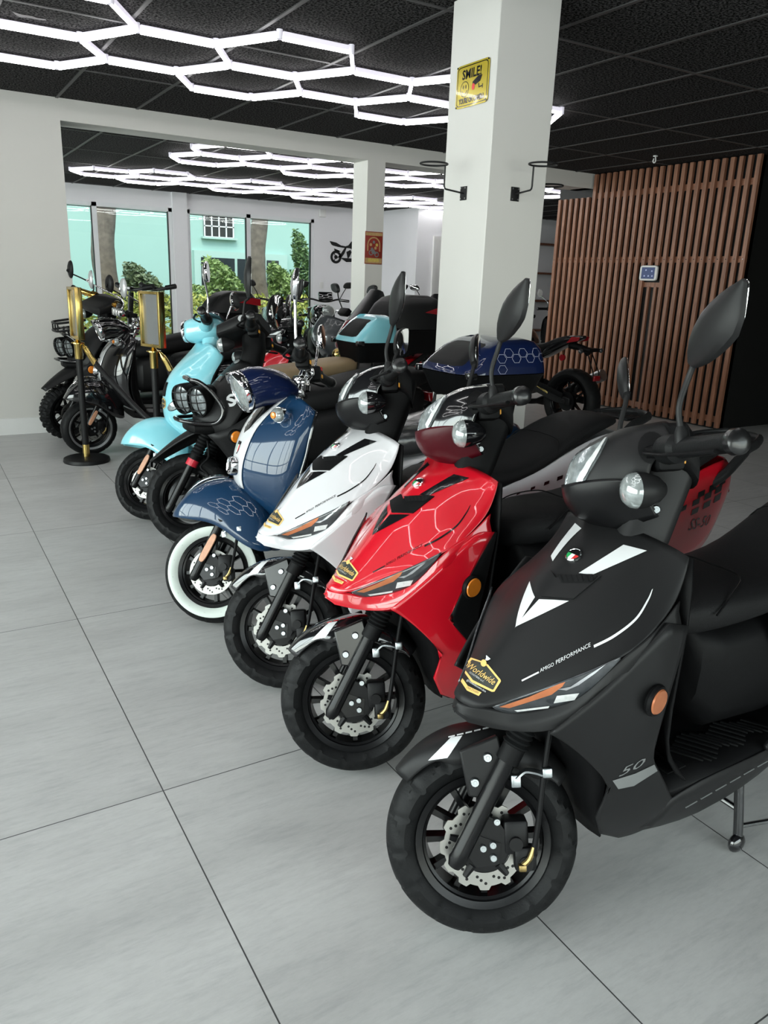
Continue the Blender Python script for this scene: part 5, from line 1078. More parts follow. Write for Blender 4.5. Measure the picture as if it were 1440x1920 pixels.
# ------------------------------------------------------------------ things on the column and the walls
mat('sign_yellow', (.42, .33, .025), .22, metal=.3, var=.03, coat=.4)
sg = empty('warning_sign', (2.367, 3.2, 2.22)); tag(sg, 'yellow SMILE camera warning sign on the white column', 'sign')
YM = lambda mb, d: MB().add([Vector((-d - p.z, -p.x, p.y)) for p in mb.v], mb.f)
def plate(w, h, d0, d1, e=14): return MB().loft([[Vector((-d, w / 2 * c_, h / 2 * q_)) for c_, q_ in corner_ring(40, e)] for d in (d0, d1)])
plate(.245, .182, 0, .003).build('sign_plate', 'sign_yellow', sg)
fr = MB(); ro_, ri = corner_ring(48, 12), corner_ring(48, 12)
fr.loft([[Vector((-.0036, .115 * c_, .084 * q_)) for c_, q_ in ro_], [Vector((-.0036, .1115 * c_, .0805 * q_)) for c_, q_ in ri]], caps=False); fr.build('sign_border', 'decal_black', sg)
def sign_text(t, x, y, h, w, nm='lettering'):
    q = text_mb(t, h / .7, bold=.0014); wd = max(p.x for p in q.v); q.v = [Vector((x + p.x * w / wd, y + p.y, 0)) for p in q.v]; YM(q, .0038).build(nm, 'decal_black', sg)
sign_text('SMILE!', -.078, .030, .038, .145); sign_text("YOU'RE ON CAMERA", -.098, -.072, .022, .195)
sm = MB(); ring = [(cos(2 * pi * i / 32), sin(2 * pi * i / 32)) for i in range(32)]
sm.loft([[Vector((-.056 + .033 * c_, -.012 + .033 * q_, 0)) for c_, q_ in ring], [Vector((-.056 + .030 * c_, -.012 + .030 * q_, 0)) for c_, q_ in ring]], caps=False)
for x in (-.066, -.046): sm.loft([[Vector((x + .0035 * c_, -.003 + .009 * q_, 0)) for c_, q_ in ring[::2]], [Vector((x, -.003, 0)) for c_ in ring[::2]]], caps=False)
sm.grid([[(-.056 + r * cos(radians(200 + 14 * i)), -.012 + r * sin(radians(200 + 14 * i)), 0) for i in range(11)] for r in (.022, .0185)])
YM(sm, .0038).build('smiley', 'decal_black', sg)
cm = MB(); cm.add([(.005, .010, 0), (.045, .028, 0), (.075, .028, 0), (.062, .004, 0), (.030, -.006, 0), (.003, -.004, 0)], [(0, 1, 2, 3, 4, 5)]); cm.add([(.048, -.006, 0), (.054, -.002, 0), (.056, -.018, 0), (.078, -.016, 0), (.078, -.010, 0), (.083, -.010, 0), (.083, -.028, 0), (.078, -.028, 0), (.078, -.021, 0), (.052, -.023, 0)], [tuple(range(10))]); YM(cm, .0038).build('camera_symbol', 'decal_black', sg)
cl = MB(); cl.loft([[Vector((.012 + .011 * c_, -.012 + .014 * q_, 0)) for c_, q_ in ring], [Vector((.012, -.012, 0)) for _ in ring]], caps=False); YM(cl, .0044).build('camera_lens', 'switch_red', sg)
ho = MB()
for y, z in ((.116, .084), (-.116, -.084), (.116, -.084), (-.116, .084)): ho.tube([(-.003, y, z), (-.006, y, z)], .004, 8)
ho.build('sign_screw', 'decal_black', sg)
def rack(loc, d, label):
    """wall plate, bent arm and hoop of a helmet holder; d = outward direction"""
    r = empty('helmet_holder', loc); tag(r, label, 'helmet holder'); D = Vector(d); S_ = Vector((0, 0, 1)).cross(D); Z = Vector((0, 0, 1))
    p = MB(); X_ = Matrix(((D.x, S_.x, 0, 0), (D.y, S_.y, 0, 0), (0, 0, 1, 0), (0, 0, 0, 1))); p.box((.002, 0, 0), (.004, .05, .062), X_, bev=.001); p.build('wall_plate', 'black_matte', r)
    sc = MB()
    for a in (.017, -.017):
        for b in (.023, -.023): sc.tube([D * .004 + S_ * a + Z * b, D * .007 + S_ * a + Z * b], .004, 8)
    sc.build('screw', 'steel', r)
    a = MB(); a.tube([D * .003 + Z * .0, D * .108 + Z * .01, D * .115 + Z * .015, D * .118 + Z * .025, D * .118 + Z * .112], .0042, 8); a.build('bent_arm', 'black_matte', r)
    h = MB(); h.tube([D * (.118 + .064 + .064 * cos(t)) + S_ * (.064 * sin(t)) + Z * .113 for t in [2 * pi * i / 40 for i in range(40)]], .0042, 8, closed=True); h.build('hoop', 'black_matte', r)
rack((2.37, 3.22, 1.753), (-1, 0, 0), 'black wire helmet holder on the left face of the column, below the yellow sign')
rack((2.53, 3.033, 1.75), (0, -1, 0), 'black wire helmet holder on the right face of the column')
rack((2.718, 3.2, 1.72), (1, 0, 0), 'black wire helmet holder mostly hidden behind the right edge of the column')
for q in [o for o in SC.objects if o.name.startswith('helmet_holder')]: q['group'] = 'helmet holders on the column'
pm = {}
def poster():
    r = empty('tin_poster', (4.058, WY0 - .002, 1.645)); tag(r, 'red vintage tin poster of a rider on a motorcycle on the pillar', 'poster')
    mat('poster_red', (.25, .03, .02), .45, var=.35, scale=30); mat('poster_tan', (.42, .27, .12), .45, var=.4, scale=40); mat('poster_yellow', (.55, .42, .10), .45, var=.3, scale=40)
    MB().box((0, -.002, 0), (.200, .004, .306), bev=.001).build('poster_sheet', 'poster_red', r)
    T = lambda pts, nm, m, d=.0046: MB().prism(pts, 'y', -d, -d + .0004).build(nm, m, r)
    T([(.075 * cos(t), .03 + .075 * sin(t)) for t in [i * pi / 12 for i in range(13)]] + [(-.075, -.03), (.075, -.03)], 'arch', 'poster_tan'); T([(.062 * cos(t), .03 + .062 * sin(t)) for t in [i * pi / 12 for i in range(13)]] + [(-.062, -.03), (.062, -.03)], 'arch_field', 'poster_red', .005)
    T([(-.095, -.145), (.095, -.145), (.095, -.095), (-.095, -.095)], 'lower_band', 'poster_tan'); T([(-.065, -.13), (.065, -.13), (.065, -.10), (-.065, -.10)], 'lower_label', 'poster_yellow', .005); T([(-.095, .145), (.095, .145), (.095, .115), (-.095, .115)], 'upper_band', 'poster_tan')
    f = MB()
    for c, rd in (((-.03, -.045), .026), ((.035, -.06), .026)): f.loft([[Vector((c[0] + rd * k * cos(2 * pi * i / 24), -.0054, c[1] + rd * k * sin(2 * pi * i / 24))) for i in range(24)] for k in (1, .62)], caps=False)
    f.prism([(-.03, -.04), (0, -.01), (.035, -.05), (.02, -.06), (-.01, -.055)], 'y', -.0056, -.0052); f.build('motorcycle_figure', 'decal_grey', r)
    for k_, (x_, z_) in enumerate(((-.035, .03), (0, .055), (.035, .03), (.02, .0), (-.02, -.01))): MB().prism([(x_ - .012, z_ - .012), (x_ + .010, z_ - .014), (x_ + .014, z_ + .006), (x_, z_ + .016), (x_ - .014, z_ + .008)], 'y', -.0058, -.0054).build('poster_figure', ('poster_tan', 'decal_grey', 'poster_yellow', 'poster_tan', 'decal_grey')[k_], r)
poster()
def wall_bike():
    r = empty('wall_silhouette', (7.18, FARY - .005, 1.85)); tag(r, 'black motorcycle and world map cut-out on the far wall beside the window', 'wall art')
    m = MB(); P = lambda pts: m.prism(pts, 'y', -.006, 0)
    for cx in (-.20, .30): m.loft([[Vector((cx + rr * cos(2 * pi * i / 36), yy, -.12 + rr * sin(2 * pi * i / 36))) for i in range(36)] for rr, yy in ((.115, 0), (.115, -.006), (.07, -.006), (.07, 0))], caps=False, wrap=True); m.loft([[Vector((cx + .035 * cos(2 * pi * i / 20), yy, -.12 + .035 * sin(2 * pi * i / 20))) for i in range(20)] for yy in (0, -.006)]); [m.prism([(cx + .03 * cos(t + .2), -.12 + .03 * sin(t + .2)), (cx + .03 * cos(t - .2), -.12 + .03 * sin(t - .2)), (cx + .08 * cos(t - .08), -.12 + .08 * sin(t - .08)), (cx + .08 * cos(t + .08), -.12 + .08 * sin(t + .08))], 'y', -.006, 0) for t in (0, 2.1, 4.2)]
    P([(-.335, .155), (-.20, .135), (-.10, .09), (0, .08), (.06, .10), (.12, .17), (.20, .18), (.26, .22), (.30, .20), (.27, .13), (.24, .06), (.16, .03), (.08, .05), (-.05, .05), (-.16, .06), (-.27, .08), (-.30, .10)])
    P([(-.24, .03), (-.14, .0), (-.10, -.02), (-.17, -.03), (-.23, -.01)]); P([(-.10, -.06), (-.02, .05), (.02, .05), (-.03, -.06), (-.08, -.12), (-.17, -.13)]); P([(.02, -.02), (.10, .02), (.13, -.02), (.09, -.10), (.05, -.14)]); P([(.20, .06), (.24, .06), (.32, -.12), (.29, -.12)]); P([(-.10, -.13), (.24, -.13), (.20, -.19), (.02, -.20)]); P([(.15, -.02), (.20, .02), (.22, -.04), (.17, -.06)]); P([(.21, .17), (.225, .17), (.23, .26), (.215, .26)])
    m.build('cut_out', 'black_matte', r)
wall_bike()
def wall_plate(nm, x, z, w_, h_, y, label, cat): o = MB().box((x, y - .004, z), (w_, .008, h_), bev=.003).build(nm, 'trim_white'); tag(o, label, cat)
wall_plate('outlet_plate', 6.69, 1.215, .075, .115, FARY, 'white outlet plate on the far wall below the motorcycle cut-out', 'outlet')
o = MB().box((6.68, FARY - .03, 2.47), (.13, .06, .13), bev=.012).build('wall_sensor', 'trim_white'); tag(o, 'small white sensor box high on the far wall right of the window', 'sensor')
cmr = empty('dome_camera', (1.42, 7.36, CEIL)); tag(cmr, 'small white dome camera on the far ceiling by the opening corner', 'camera'); MB().lathe([(.001, 0), (.05, 0), (.05, -.02), (.001, -.02)], 'z', n=24).build('base', 'trim_white', cmr); MB().lathe([(.042, -.02), (.036, -.05), (.02, -.066), (.001, -.07)], 'z', n=24).build('dome', 'frame_white', cmr)
# shelves in the far corner, behind the screen
for i, z in enumerate((2.13, 1.59, 1.07, .50)):
    o = MB().box((10.9, 11.97, z), (1.5, .26, .035), bev=.003).build('wall_shelf', 'shelf_wood'); tag(o, ['top', 'second from top', 'third from top', 'lowest'][i] + ' brown plank of the wall shelves seen between column and slat screen', 'shelf', 'wooden shelves in the far corner')
o = MB().box((11.42, 11.95, 1.25), (.06, .30, 2.0), bev=.002).build('shelf_upright', 'black_matte'); tag(o, 'black upright board at the end of the wall shelves', 'shelf upright')
# ------------------------------------------------------------------ hexagonal lamp grids
def tube_mats():
    for nm, s in (('lamp_diffuser', LAMP), ('lamp_housing', LAMP * .045)):
        m = bpy.data.materials.new(nm); m.use_nodes = True; b = m.node_tree.nodes['Principled BSDF']; b.inputs['Base Color'].default_value = (.5, .49, .53, 1); b.inputs['Roughness'].default_value = .4
        b.inputs['Emission Color'].default_value = (1, .985, .97, 1) if nm == 'lamp_diffuser' else (.86, .82, .95, 1); b.inputs['Emission Strength'].default_value = s; MATS[nm] = m
LAMP = 17.0
tube_mats(); mat('lamp_joint', (.75, .72, .8), .2, var=.1, emit=(.9, .87, 1), estr=.3)
A_ = .435
def hex_grid(label, centres, zc=2.558):
    E = {}; Nn = {}
    for cx, cy in centres:
        vs = [(cx + A_ * cos(i * pi / 3), cy + A_ * sin(i * pi / 3)) for i in range(6)]; ks = [(round(x_ / .02), round(y_ / .02)) for x_, y_ in vs]
        ks2 = []
        for k_, p in zip(ks, vs):
            hit = next((q for q in Nn if abs(q[0] - k_[0]) < 4 and abs(q[1] - k_[1]) < 4), None)
            if hit is None: Nn[k_] = p; hit = k_
            ks2.append(hit)
        for i in range(6): E[tuple(sorted((ks2[i], ks2[(i + 1) % 6])))] = 1
    r = empty('hexagon_lamp', (sum(c[0] for c in centres) / len(centres), sum(c[1] for c in centres) / len(centres), CEIL)); tag(r, label, 'ceiling lamp', 'hexagon tube lamps')
    o3 = r.location
    proto = None
    for (a, b) in E:
        pa, pb = Vector((*Nn[a], zc)) - o3, Vector((*Nn[b], zc)) - o3; ax = (pb - pa).normalized(); c = (pa + pb) / 2; rz = atan2(ax.y, ax.x); L_ = (pb - pa).length - .035
        if proto is None:
            h = MB().box((0, 0, .016), (L_, .022, .028), bev=.003, seg=1).build('lamp_tube', 'lamp_housing', r); dfo = MB().tube([(-L_ / 2, 0, -.006), (L_ / 2, 0, -.004)], .0095, 12).build('diffuser', 'lamp_diffuser', h); proto = (h, dfo)
        else:
            h = proto[0].copy(); COL.objects.link(h); h.parent = r; q = proto[1].copy(); COL.objects.link(q); q.parent = h
        h.matrix_basis = Matrix.Translation(c) @ Matrix.Rotation(rz, 4, 'Z')
    jp = None
    for k_, p in Nn.items():
        if jp is None: jp = MB().lathe([(.001, .036), (.017, .036), (.017, -.010), (.001, -.010)], 'z', n=12).build('joint', 'lamp_joint', r); j = jp
        else: j = jp.copy(); COL.objects.link(j); j.parent = r
        j.matrix_basis = Matrix.Translation(Vector((*p, zc)) - o3)
def honeycomb(x0, n, one, two, first):
    C_ = []
    for i in range(n):
        x_ = x0 + 1.5 * A_ * i
        C_ += [(x_, one)] if (i % 2 == 0) == (first == 1) else [(x_, two), (x_, two + sqrt(3) * A_)]
    return C_
hex_grid('white hexagon tube lamp on the ceiling of the front room', honeycomb(-.515, 8, 5.04, 4.66, 2))
hex_grid('nearer hexagon tube lamp seen through the wall openings in the far room', honeycomb(3.11, 8, 8.69, 8.31, 2))
hex_grid('farther hexagon tube lamp along the window wall of the far room', honeycomb(2.46, 10, 11.3, 10.92, 1))
hex_grid('white hexagon tube lamp above the nearest scooters, mirrored in the red front panel', [(c[0] - 1.6, c[1] - 3.77) for c in honeycomb(-.515, 7, 5.04, 4.66, 2)])
# ------------------------------------------------------------------ rope stanchions
def stanchion(loc, rz, label):
    r = empty('sign_stanchion', loc, rz); tag(r, label, 'stanchion', 'gold and black sign stanchions')
    MB().lathe([(.001, 0), (.158, 0), (.162, .006), (.158, .026), (.150, .030), (.02, .036), (.001, .036)], 'z', n=48).build('base', 'black_matte', r)
    MB().lathe([(.024, .036), (.024, .125), (.001, .125)], 'z', n=28).build('lower_sleeve', 'gold', r); MB().lathe([(.0225, .12), (.0225, .74), (.001, .74)], 'z', n=28).build('post', 'black_matte', r)
    MB().lathe([(.0255, .735), (.027, .74), (.027, .83), (.030, .835), (.030, .84), (.046, .842), (.046, .848), (.028, .852), (.018, .858), (.012, .87), (.018, .878), (.012, .89), (.001, .89)], 'z', n=32).build('collar', 'gold', r)
    q = MB(); w_, h_ = .098, .165; zc = 1.045; dp = .046
    for a, b in (((0, 0, zc + h_), (2 * w_, dp, .018)), ((0, 0, zc - h_), (2 * w_, dp, .018)), ((w_, 0, zc), (.018, dp, 2 * h_ + .018)), ((-w_, 0, zc), (.018, dp, 2 * h_ + .018))): q.box(a, b, bev=.002)
    q.build('sign_frame', 'gold', r); MB().box((0, .0, zc), (2 * w_ - .01, .006, 2 * h_ - .01)).build('sign_panel', 'mirror_sheet', r)
mat('mirror_sheet', (.32, .33, .34), .12, metal=.7, var=.15, scale=4)
stanchion((1.0, 5.77, 0), radians(-86), 'gold and black sign stanchion with its round base in view, left by the wall')
stanchion((1.345, 5.10, 0), radians(-70), 'gold framed sign stanchion standing between the blue-green and black scooters')
rp = empty('barrier_rope', (1.0, 5.77, .82)); tag(rp, 'black velvet rope hanging between the two gold stanchions', 'rope')
pts = [Vector(p) - Vector((1.0, 5.77, .82)) for p in ((1.035, 5.745, .83), (1.05, 5.72, .79), (1.075, 5.66, .73), (1.12, 5.56, .65), (1.19, 5.42, .55), (1.26, 5.28, .45), (1.33, 5.17, .37), (1.40, 5.10, .36), (1.44, 5.07, .46), (1.45, 5.06, .62), (1.43, 5.065, .74), (1.41, 5.07, .785), (1.385, 5.08, .83))]
MB().tube(pts[2:-2], .019, 12, k=4).build('rope', 'black_matte', rp)
for q in (pts[:3], pts[:-4:-1]): MB().tube([q[0] + (q[0] - q[1]) * .5, q[0], q[1], q[2], q[2] + (q[2] - q[1]) * .4], [.005, .010, .019, .021, .021], 14, k=2).build('rope_end', 'gold', rp)
# ------------------------------------------------------------------ the street side beyond the far windows
mat('stucco_aqua', (.33, .52, .47), .8, var=.04, scale=1.5, bump=.3, bscale=60); mat('stucco_pale', (.38, .55, .50), .8, var=.04); mat('pane_dark', (.02, .025, .03), .15); mat('lawn', (.10, .14, .06), .9, var=.4, scale=6)
mat('bark', (.16, .135, .11), .9, var=.75, scale=9, bump=1, bscale=40)
def leaf_mat(n, a):
    mat(n, a, .55, var=.45, scale=9)
leaf_mat('leaf_light', (.34, .42, .10)); leaf_mat('leaf_mid', (.13, .22, .08)); leaf_mat('leaf_bright', (.26, .37, .13)); leaf_mat('leaf_olive', (.16, .21, .11)); leaf_mat('leaf_yellow', (.56, .58, .14))
struct(B('ground', (-30, FARY + .2, -.25), (40, 40, -.12), 'lawn'))
BY = 21.5
bd = empty('building', (8, BY, -.1)); tag(bd, 'pale turquoise stucco building across the street seen through the far windows', 'building')
w = MB(); w.box((2, 2.0, 4.0), (44, 3.8, 8.2)); w.build('facade', 'stucco_aqua', bd)
w = MB(); w.box((.25, .03, .75), (2.75, .16, 2.6)); w.build('recess', 'stucco_pale', bd)
for x0, x1 in ((-.94, .02), (.10, .42), (.98, 1.35)):
    wo = MB().box(((x0 + x1) / 2, -.055, 1.38), (x1 - x0, .02, 1.0)).build('window', 'pane_dark', bd)
uo = MB().box((-.37, .085, 2.95), (.86, .03, 1.05)).build('upper_window', 'pane_dark', bd)
v = MB()
for i in range(5): v.box((-.78 + i * .205, .06, 2.95), (.035, .04, 1.05))
for z in (2.42, 2.7, 2.98): v.box((-.37, .06, z), (.86, .04, .03))
v.build('window_bars', 'frame_white', uo); MB().box((-.37, .03, 2.39), (1.0, .16, .05)).build('window_sill', 'stucco_pale', bd)
def trunk(x, y, r, label):
    o = MB(); pts = [(x + .05 * sin(i * .9), y, -.2 + i * .35) for i in range(16)]; o.tube(pts, [r * (1.12 - .012 * i + .04 * (i % 2)) for i in range(16)], 18, k=3); tag(o.build('palm_trunk', 'bark'), label, 'tree', 'palm trunks outside')
trunk(3.37, 15.85, .20, 'thick grey palm trunk outside the left far window'); trunk(6.47, 15.85, .16, 'palm trunk standing outside the right far window')
def foliage(name, c, r, n, m, label, cat='shrub', size=.07, group=None, box=False, kind=None, seed=1):
    rng = random.Random(seed); mb = MB()
    for i in range(n):
        if box: p = Vector((rng.uniform(-r[0], r[0]), rng.uniform(-r[1], r[1]), rng.uniform(-r[2], r[2]))); p.z += .05 * sin(p.x * 5)
        else:
            while True:
                p = Vector((rng.uniform(-1, 1), rng.uniform(-1, 1), rng.uniform(-1, 1)))
                if .35 < p.length < 1 * (.8 + .25 * sin(p.x * 5 + p.z * 4)): break
            p = Vector((p.x * r[0], p.y * r[1], p.z * r[2]))
        a, b = rng.uniform(0, 6.28), rng.uniform(-.9, .9); u = Vector((cos(a) * cos(b), sin(a) * cos(b), sin(b))); v_ = u.cross(Vector((rng.uniform(-1, 1), rng.uniform(-1, 1), rng.uniform(.2, 1)))).normalized(); s = size * rng.uniform(.6, 1.3); q = Vector(c) + p
        mb.add([q - u * s, q + v_ * s * .42, q + u * s, q - v_ * s * .42], [(0, 1, 2, 3)])
    st = [o for o in ()]
    r_ = mb.build(name, m); tag(r_, label, cat, group, kind); return r_
def stems(o, c, h, n, seed):
    rng = random.Random(seed); mb = MB()
    for i in range(n): a = rng.uniform(0, 6.28); mb.tube([(c[0], c[1], -.12), (c[0] + .1 * cos(a), c[1] + .1 * sin(a), h * .5), (c[0] + .35 * cos(a), c[1] + .3 * sin(a), h)], [.03, .02, .008], 6)
    mb.build('stem', 'bark', o)
for args, hh in ((('shrub', (4.22, 16.6, .88), (.72, .5, .68), 2600, 'leaf_olive', 'grey green rounded shrub right of the left palm trunk'), .9), (('shrub', (6.27, 17.6, .95), (.78, .6, .80), 3200, 'leaf_bright', 'leafy green shrub in front of the turquoise recess'), 1.0), (('shrub', (7.12, 16.25, .95), (.50, .45, .74), 2400, 'leaf_bright', 'leafy green shrub right of the right palm trunk'), .9), (('tall_shrub', (8.14, 17.3, 1.3), (.42, .4, 1.2), 2200, 'leaf_mid', 'tall narrow shrub at the right edge of the far window'), 1.4)):
    o = foliage(*args, seed=len(args[5]), group='shrubs outside'); stems(o, args[1], hh, 5, 3)
foliage('hedge', (7.0, 15.2, .42), (5.0, .35, .52), 9000, 'leaf_yellow', 'low clipped yellow green hedge outside below the far windows', 'hedge', .06, box=True, seed=9)
# ------------------------------------------------------------------ light
W = bpy.data.worlds.new('sky'); SC.world = W; W.use_nodes = True; nt = W.node_tree; bg = nt.nodes['Background']
sky = nd(nt, 'ShaderNodeTexSky'); sky.sky_type = 'NISHITA'; sky.sun_disc = False; sky.sun_elevation = radians(58); sky.sun_rotation = radians(200); sky.air_density = 1.4; sky.dust_density = 3
mxs = nd(nt, 'ShaderNodeMixRGB'); mxs.inputs[0].default_value = .6; mxs.inputs[2].default_value = (.9, .95, 1, 1); nt.links.new(sky.outputs[0], mxs.inputs[1]); nt.links.new(mxs.outputs[0], bg.inputs[0]); bg.inputs[1].default_value = .9
def lamp(name, t, loc, rot, e, **kw):
    l = bpy.data.lights.new(name, t); l.energy = e
    for k_, v_ in kw.items(): setattr(l, k_, v_)
    o = bpy.data.objects.new(name, l); COL.objects.link(o); o.location = loc; o.rotation_euler = rot; return o
lamp('sun', 'SUN', (5, 10, 20), (radians(40), radians(-14), 0), 1.1, angle=radians(3), color=(1, .97, .9))
lamp('daylight_left', 'AREA', (XL - .15, 1.5, 1.27), (0, radians(-90), 0), 550, shape='RECTANGLE', size=2.25, size_y=8.1, color=(.99, 1, .985))
lamp('fill_far_left', 'AREA', (XL - .15, 10.3, 1.27), (0, radians(-90), 0), 420, shape='RECTANGLE', size=2.25, size_y=5.1, color=(.99, 1, .99))  # fill lamp behind the added window, lifts the far room
lamp('daylight_back', 'AREA', (1.0, YB - .15, 1.27), (radians(90), 0, 0), 210, shape='RECTANGLE', size=7.1, size_y=2.25, color=(1, 1, .985))
vs = SC.view_settings; vs.view_transform = 'Standard'; vs.look = 'None'; vs.exposure = 0; vs.gamma = 1; vs.use_curve_mapping = False
SC.cycles.max_bounces = 7; SC.cycles.diffuse_bounces = 3; SC.cycles.glossy_bounces = 4; SC.cycles.transmission_bounces = 4; SC.cycles.transparent_max_bounces = 10; SC.cycles.caustics_reflective = False; SC.cycles.caustics_refractive = False; SC.cycles.sample_clamp_indirect = 6; SC.cycles.use_denoising = True
try: SC.cycles.use_adaptive_sampling = True; SC.cycles.adaptive_threshold = .02
except Exception: pass
# ------------------------------------------------------------------ the vehicles on show
FRONT = 'scooters parked in the front row'
sport_scooter('scooter', (.924, 1.051), 'matte black sharp-nosed scooter with white stripes, nearest in the row', 'black_matte', 'black_matte', 'black_matte', 'black_matte', 'decal_white', 36, group=FRONT, seat_shift=.06)
sport_scooter('scooter', (.953, 1.671), 'glossy red sharp-nosed scooter beside the matte black one', 'red_paint', 'black_gloss', 'black_plastic', 'black_gloss', 'decal_black', 32, group=FRONT, tail_decal='decal_black', red_detail=True)
sport_scooter('scooter', (.966, 2.179), 'white sharp-nosed scooter between the red and the dark blue one', 'white_paint', 'black_gloss', 'black_plastic', 'black_gloss', 'decal_black', 38, group=FRONT, tail_decal='decal_black')
bl = retro_scooter('scooter', (.933, 2.766), 'dark blue and white round-nosed scooter with whitewall tire and blue top case', 'blue_paint', 41, 'blue', group=FRONT, side='silver_paint', case=dict(x0=-1.02, z0=.86, L=.50, W=.40, Hh=.25, lid='blue_dark', back=.15, reflect=False))
rugged_scooter('scooter', (1.135, 3.71), 'matte black rugged scooter with twin caged headlights and red fork rings', 41, group=FRONT)
retro_scooter('scooter', (1.059, 4.205), 'pale aqua round-nosed scooter with tan seat and aqua top case', 'aqua_paint', 42, 'aqua', group=FRONT, seat='tan_vinyl', ww=False, stickers=True, case=dict(x0=-1.20, z0=.86, L=.32, W=.34, Hh=.27, lid='aqua_paint', back=.13, reflect=False))
retro_scooter('scooter', (1.07, 5.98), 'black round-nosed scooter with grey-banded tire and chrome gauges behind the rope', 'black_gloss', -5, 'black', group=FRONT, strip='silver_paint', ww='grey_band')
rugged_scooter('scooter', (1.03, 6.60), 'black rugged scooter with knobby tire, front rack and gold levers by the white wall', -20, style='knobby', group=FRONT, front_rack=True, gold=True, letter=False, ring=None, round_mir=True, case=dict(x0=-1.15, z0=.90, L=.46, W=.40, Hh=.30, back=.10))
# honeycomb outline on the blue top case
def honeycomb_case():
    lid = next(c for b_ in bl.children if b_.name.startswith('top_case') for c in b_.children if c.name.startswith('case_lid')); T = bvh_of(lid); mb = MB(); r = .026
    for i in range(7):
        for s_ in ((0,) if i else (0, 1)):
            cx, cz = -1.22 - i * .040, 1.035 + (.023 if i % 2 else 0) - s_ * .045; ro = [(cx + r * cos(t * pi / 3), cz + r * .8 * sin(t * pi / 3)) for t in range(6)]; ri = [(cx + r * .93 * cos(t * pi / 3), cz + r * .745 * sin(t * pi / 3)) for t in range(6)]
            mb.loft([[Vector((a, .6, b)) for a, b in ro], [Vector((a, .6, b)) for a, b in ri]], caps=False)
    q = press(mb, T, (0, -1, 0), .002); q.both(); q.build('honeycomb_decal', 'honeycomb_line', lid)
honeycomb_case()
# back rows
rs = sport_scooter('scooter', (1.82, 4.90), 'red scooter with large black top case, half hidden behind the white column', 'red_paint', 'black_gloss', 'black_plastic', 'black_gloss', None, 20, case=dict(x0=-1.05, z0=.84, L=.52, W=.50, Hh=.40, back=.10), stickers=False, group='scooters in the rows behind')
gh = MB(); gh.ball((-.69, .15, .84), .042, 20); gh.tube([(-.69, .15, .80), (-.69, .15, .76), (-.69, .13, .70)], [.012, .014, .02], 12); gh.build('horn_bulb', 'gold', rs)
motorcycle('motorcycle', (5.18, 6.70), radians(97), 'black motorcycle seen from behind beside the timber slat screen', 'black_gloss')
motorcycle('motorcycle', (3.08, 6.36), pi, 'grey faired motorcycle under clear wrap behind the tan seat', 'grey_paint', screen=None, steer=12, group='motorcycles in the rows behind')
motorcycle('motorcycle', (2.95, 5.64), pi, 'red motorcycle with tall black windscreen in front of the pillar', 'dark_red', screen=(.27, .24), steer=10, mirrors=False, group='motorcycles in the rows behind')
motorcycle('motorcycle', (4.95, 9.6), radians(-105), 'black motorcycle with dash screen and mirrors under the wall cut-out', 'black_gloss', dash=True, fairing=False, steer=-8, group='motorcycles in the far room')
motorcycle('motorcycle', (4.05, 9.2), radians(-105), 'black motorcycle in front of the right-hand far window', 'black_gloss', steer=8, group='motorcycles in the far room')
motorcycle('motorcycle', (6.75, 9.6), radians(-118), 'black motorcycle with chrome mirrors before the far white wall', 'black_gloss', screen=(.18, .15), mir_mat='chrome', group='motorcycles in the far room')
motorcycle('motorcycle', (5.85, 9.7), radians(-112), 'black motorcycle just right of the poster pillar', 'black_gloss', fairing=False, group='motorcycles in the far room')
retro_scooter('scooter', (9.0, 9.6), 'black scooter seen in the gap between column and slat screen', 'black_gloss', 0, 'black', rot=radians(60), group='scooters in the rows behind')
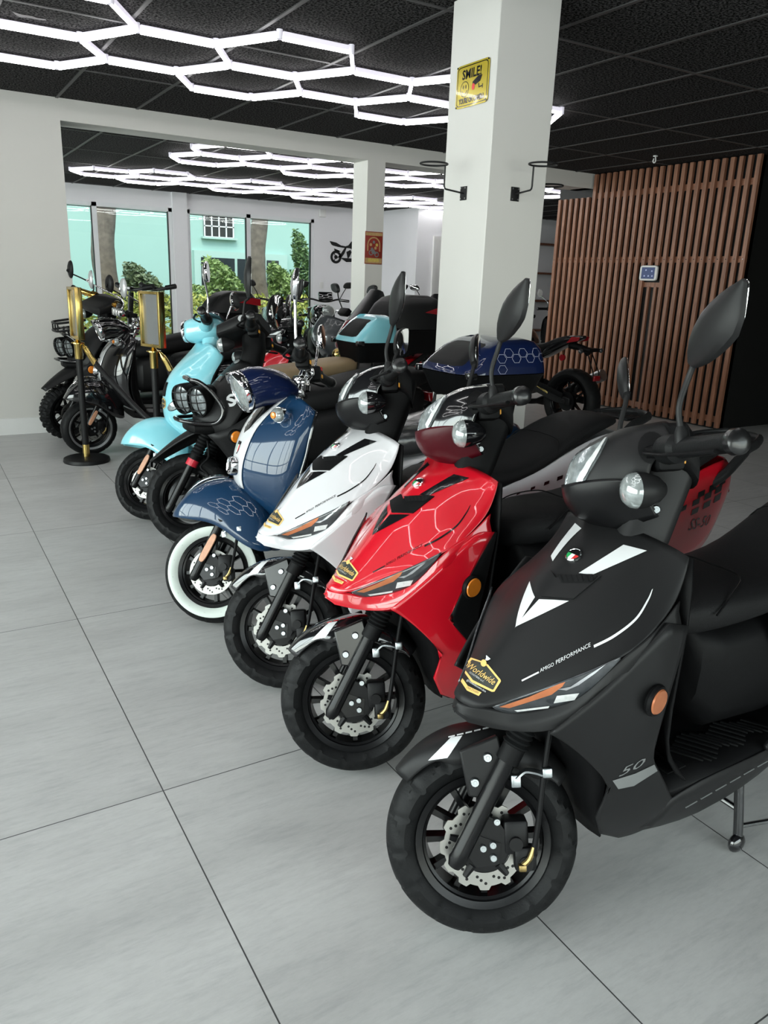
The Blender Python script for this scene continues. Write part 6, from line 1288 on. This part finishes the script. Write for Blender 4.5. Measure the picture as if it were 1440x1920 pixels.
# folding kick scooters
def kick_scooter(loc, rz, label):
    r = empty('kick_scooter', loc, rz); tag(r, label, 'kick scooter', 'electric kick scooters')
    d = MB(); d.box((-.45, 0, .11), (.62, .16, .05), bev=.015); d.build('deck', 'black_matte', r)
    s = MB(); s.tube([(.02, 0, .16), (-.03, 0, .5), (-.10, 0, 1.14)], [.032, .030, .026], 12); s.tube([(-.14, -.24, 1.20), (-.10, -.10, 1.17), (-.10, .10, 1.17), (-.14, .24, 1.20)], .017, 10, k=3); so = s.build('stem', 'black_matte', r)
    for q in (1, -1): MB().tube([(-.12, q * .16, 1.185), (-.15, q * .27, 1.205)], .025, 12).build('grip', 'rubber', so)
    dp = MB(); dp.box((-.08, 0, 1.18), (.05, .09, .03), bev=.008); dp.build('display', 'black_gloss', so)
    for x, n in ((.05, 'front_wheel'), (-.86, 'rear_wheel')):
        w_ = tyre_mb(.11, .05, .07, n=60); wo = w_.xf(Matrix.Translation((x, 0, .11))).build(n, 'rubber', r); MB().lathe([(.07, -.02), (.07, .02), (.02, .03), (.02, -.03)], 'y', (x, 0, .11), 24, closed=True).build('rim', 'cast_black', wo)
    f = MB(); f.tube([(.05, .035, .11), (.03, .035, .22), (.02, 0, .26)], .012, 8); f.tube([(.05, -.035, .11), (.03, -.035, .22), (.02, 0, .26)], .012, 8); f.build('fork', 'black_matte', r)
    MB().box((-.78, 0, .14), (.05, .08, .02), bev=.004).build('tail_reflector', 'switch_red', r)
    MB().box((-.20, 0, .125), (.03, .162, .022), bev=.003).build('yellow_band', 'leaf_yellow', r)
kick_scooter((1.80, 7.85, 0), radians(205), 'black electric kick scooter with raised bars inside the opening, nearer one'); kick_scooter((2.16, 8.35, 0), radians(205), 'second black electric kick scooter, just behind the nearer one by the left far window')
# no part deeper than thing > part > sub-part
for o in list(SC.objects):
    ch = [o]
    while ch[-1].parent: ch.append(ch[-1].parent)
    if len(ch) > 3:
        m_ = o.matrix_basis.copy(); p = o.parent
        while len(ch) > 3: m_ = p.matrix_basis @ m_; p = p.parent; ch.pop(1)
        o.parent = p; o.matrix_basis = m_
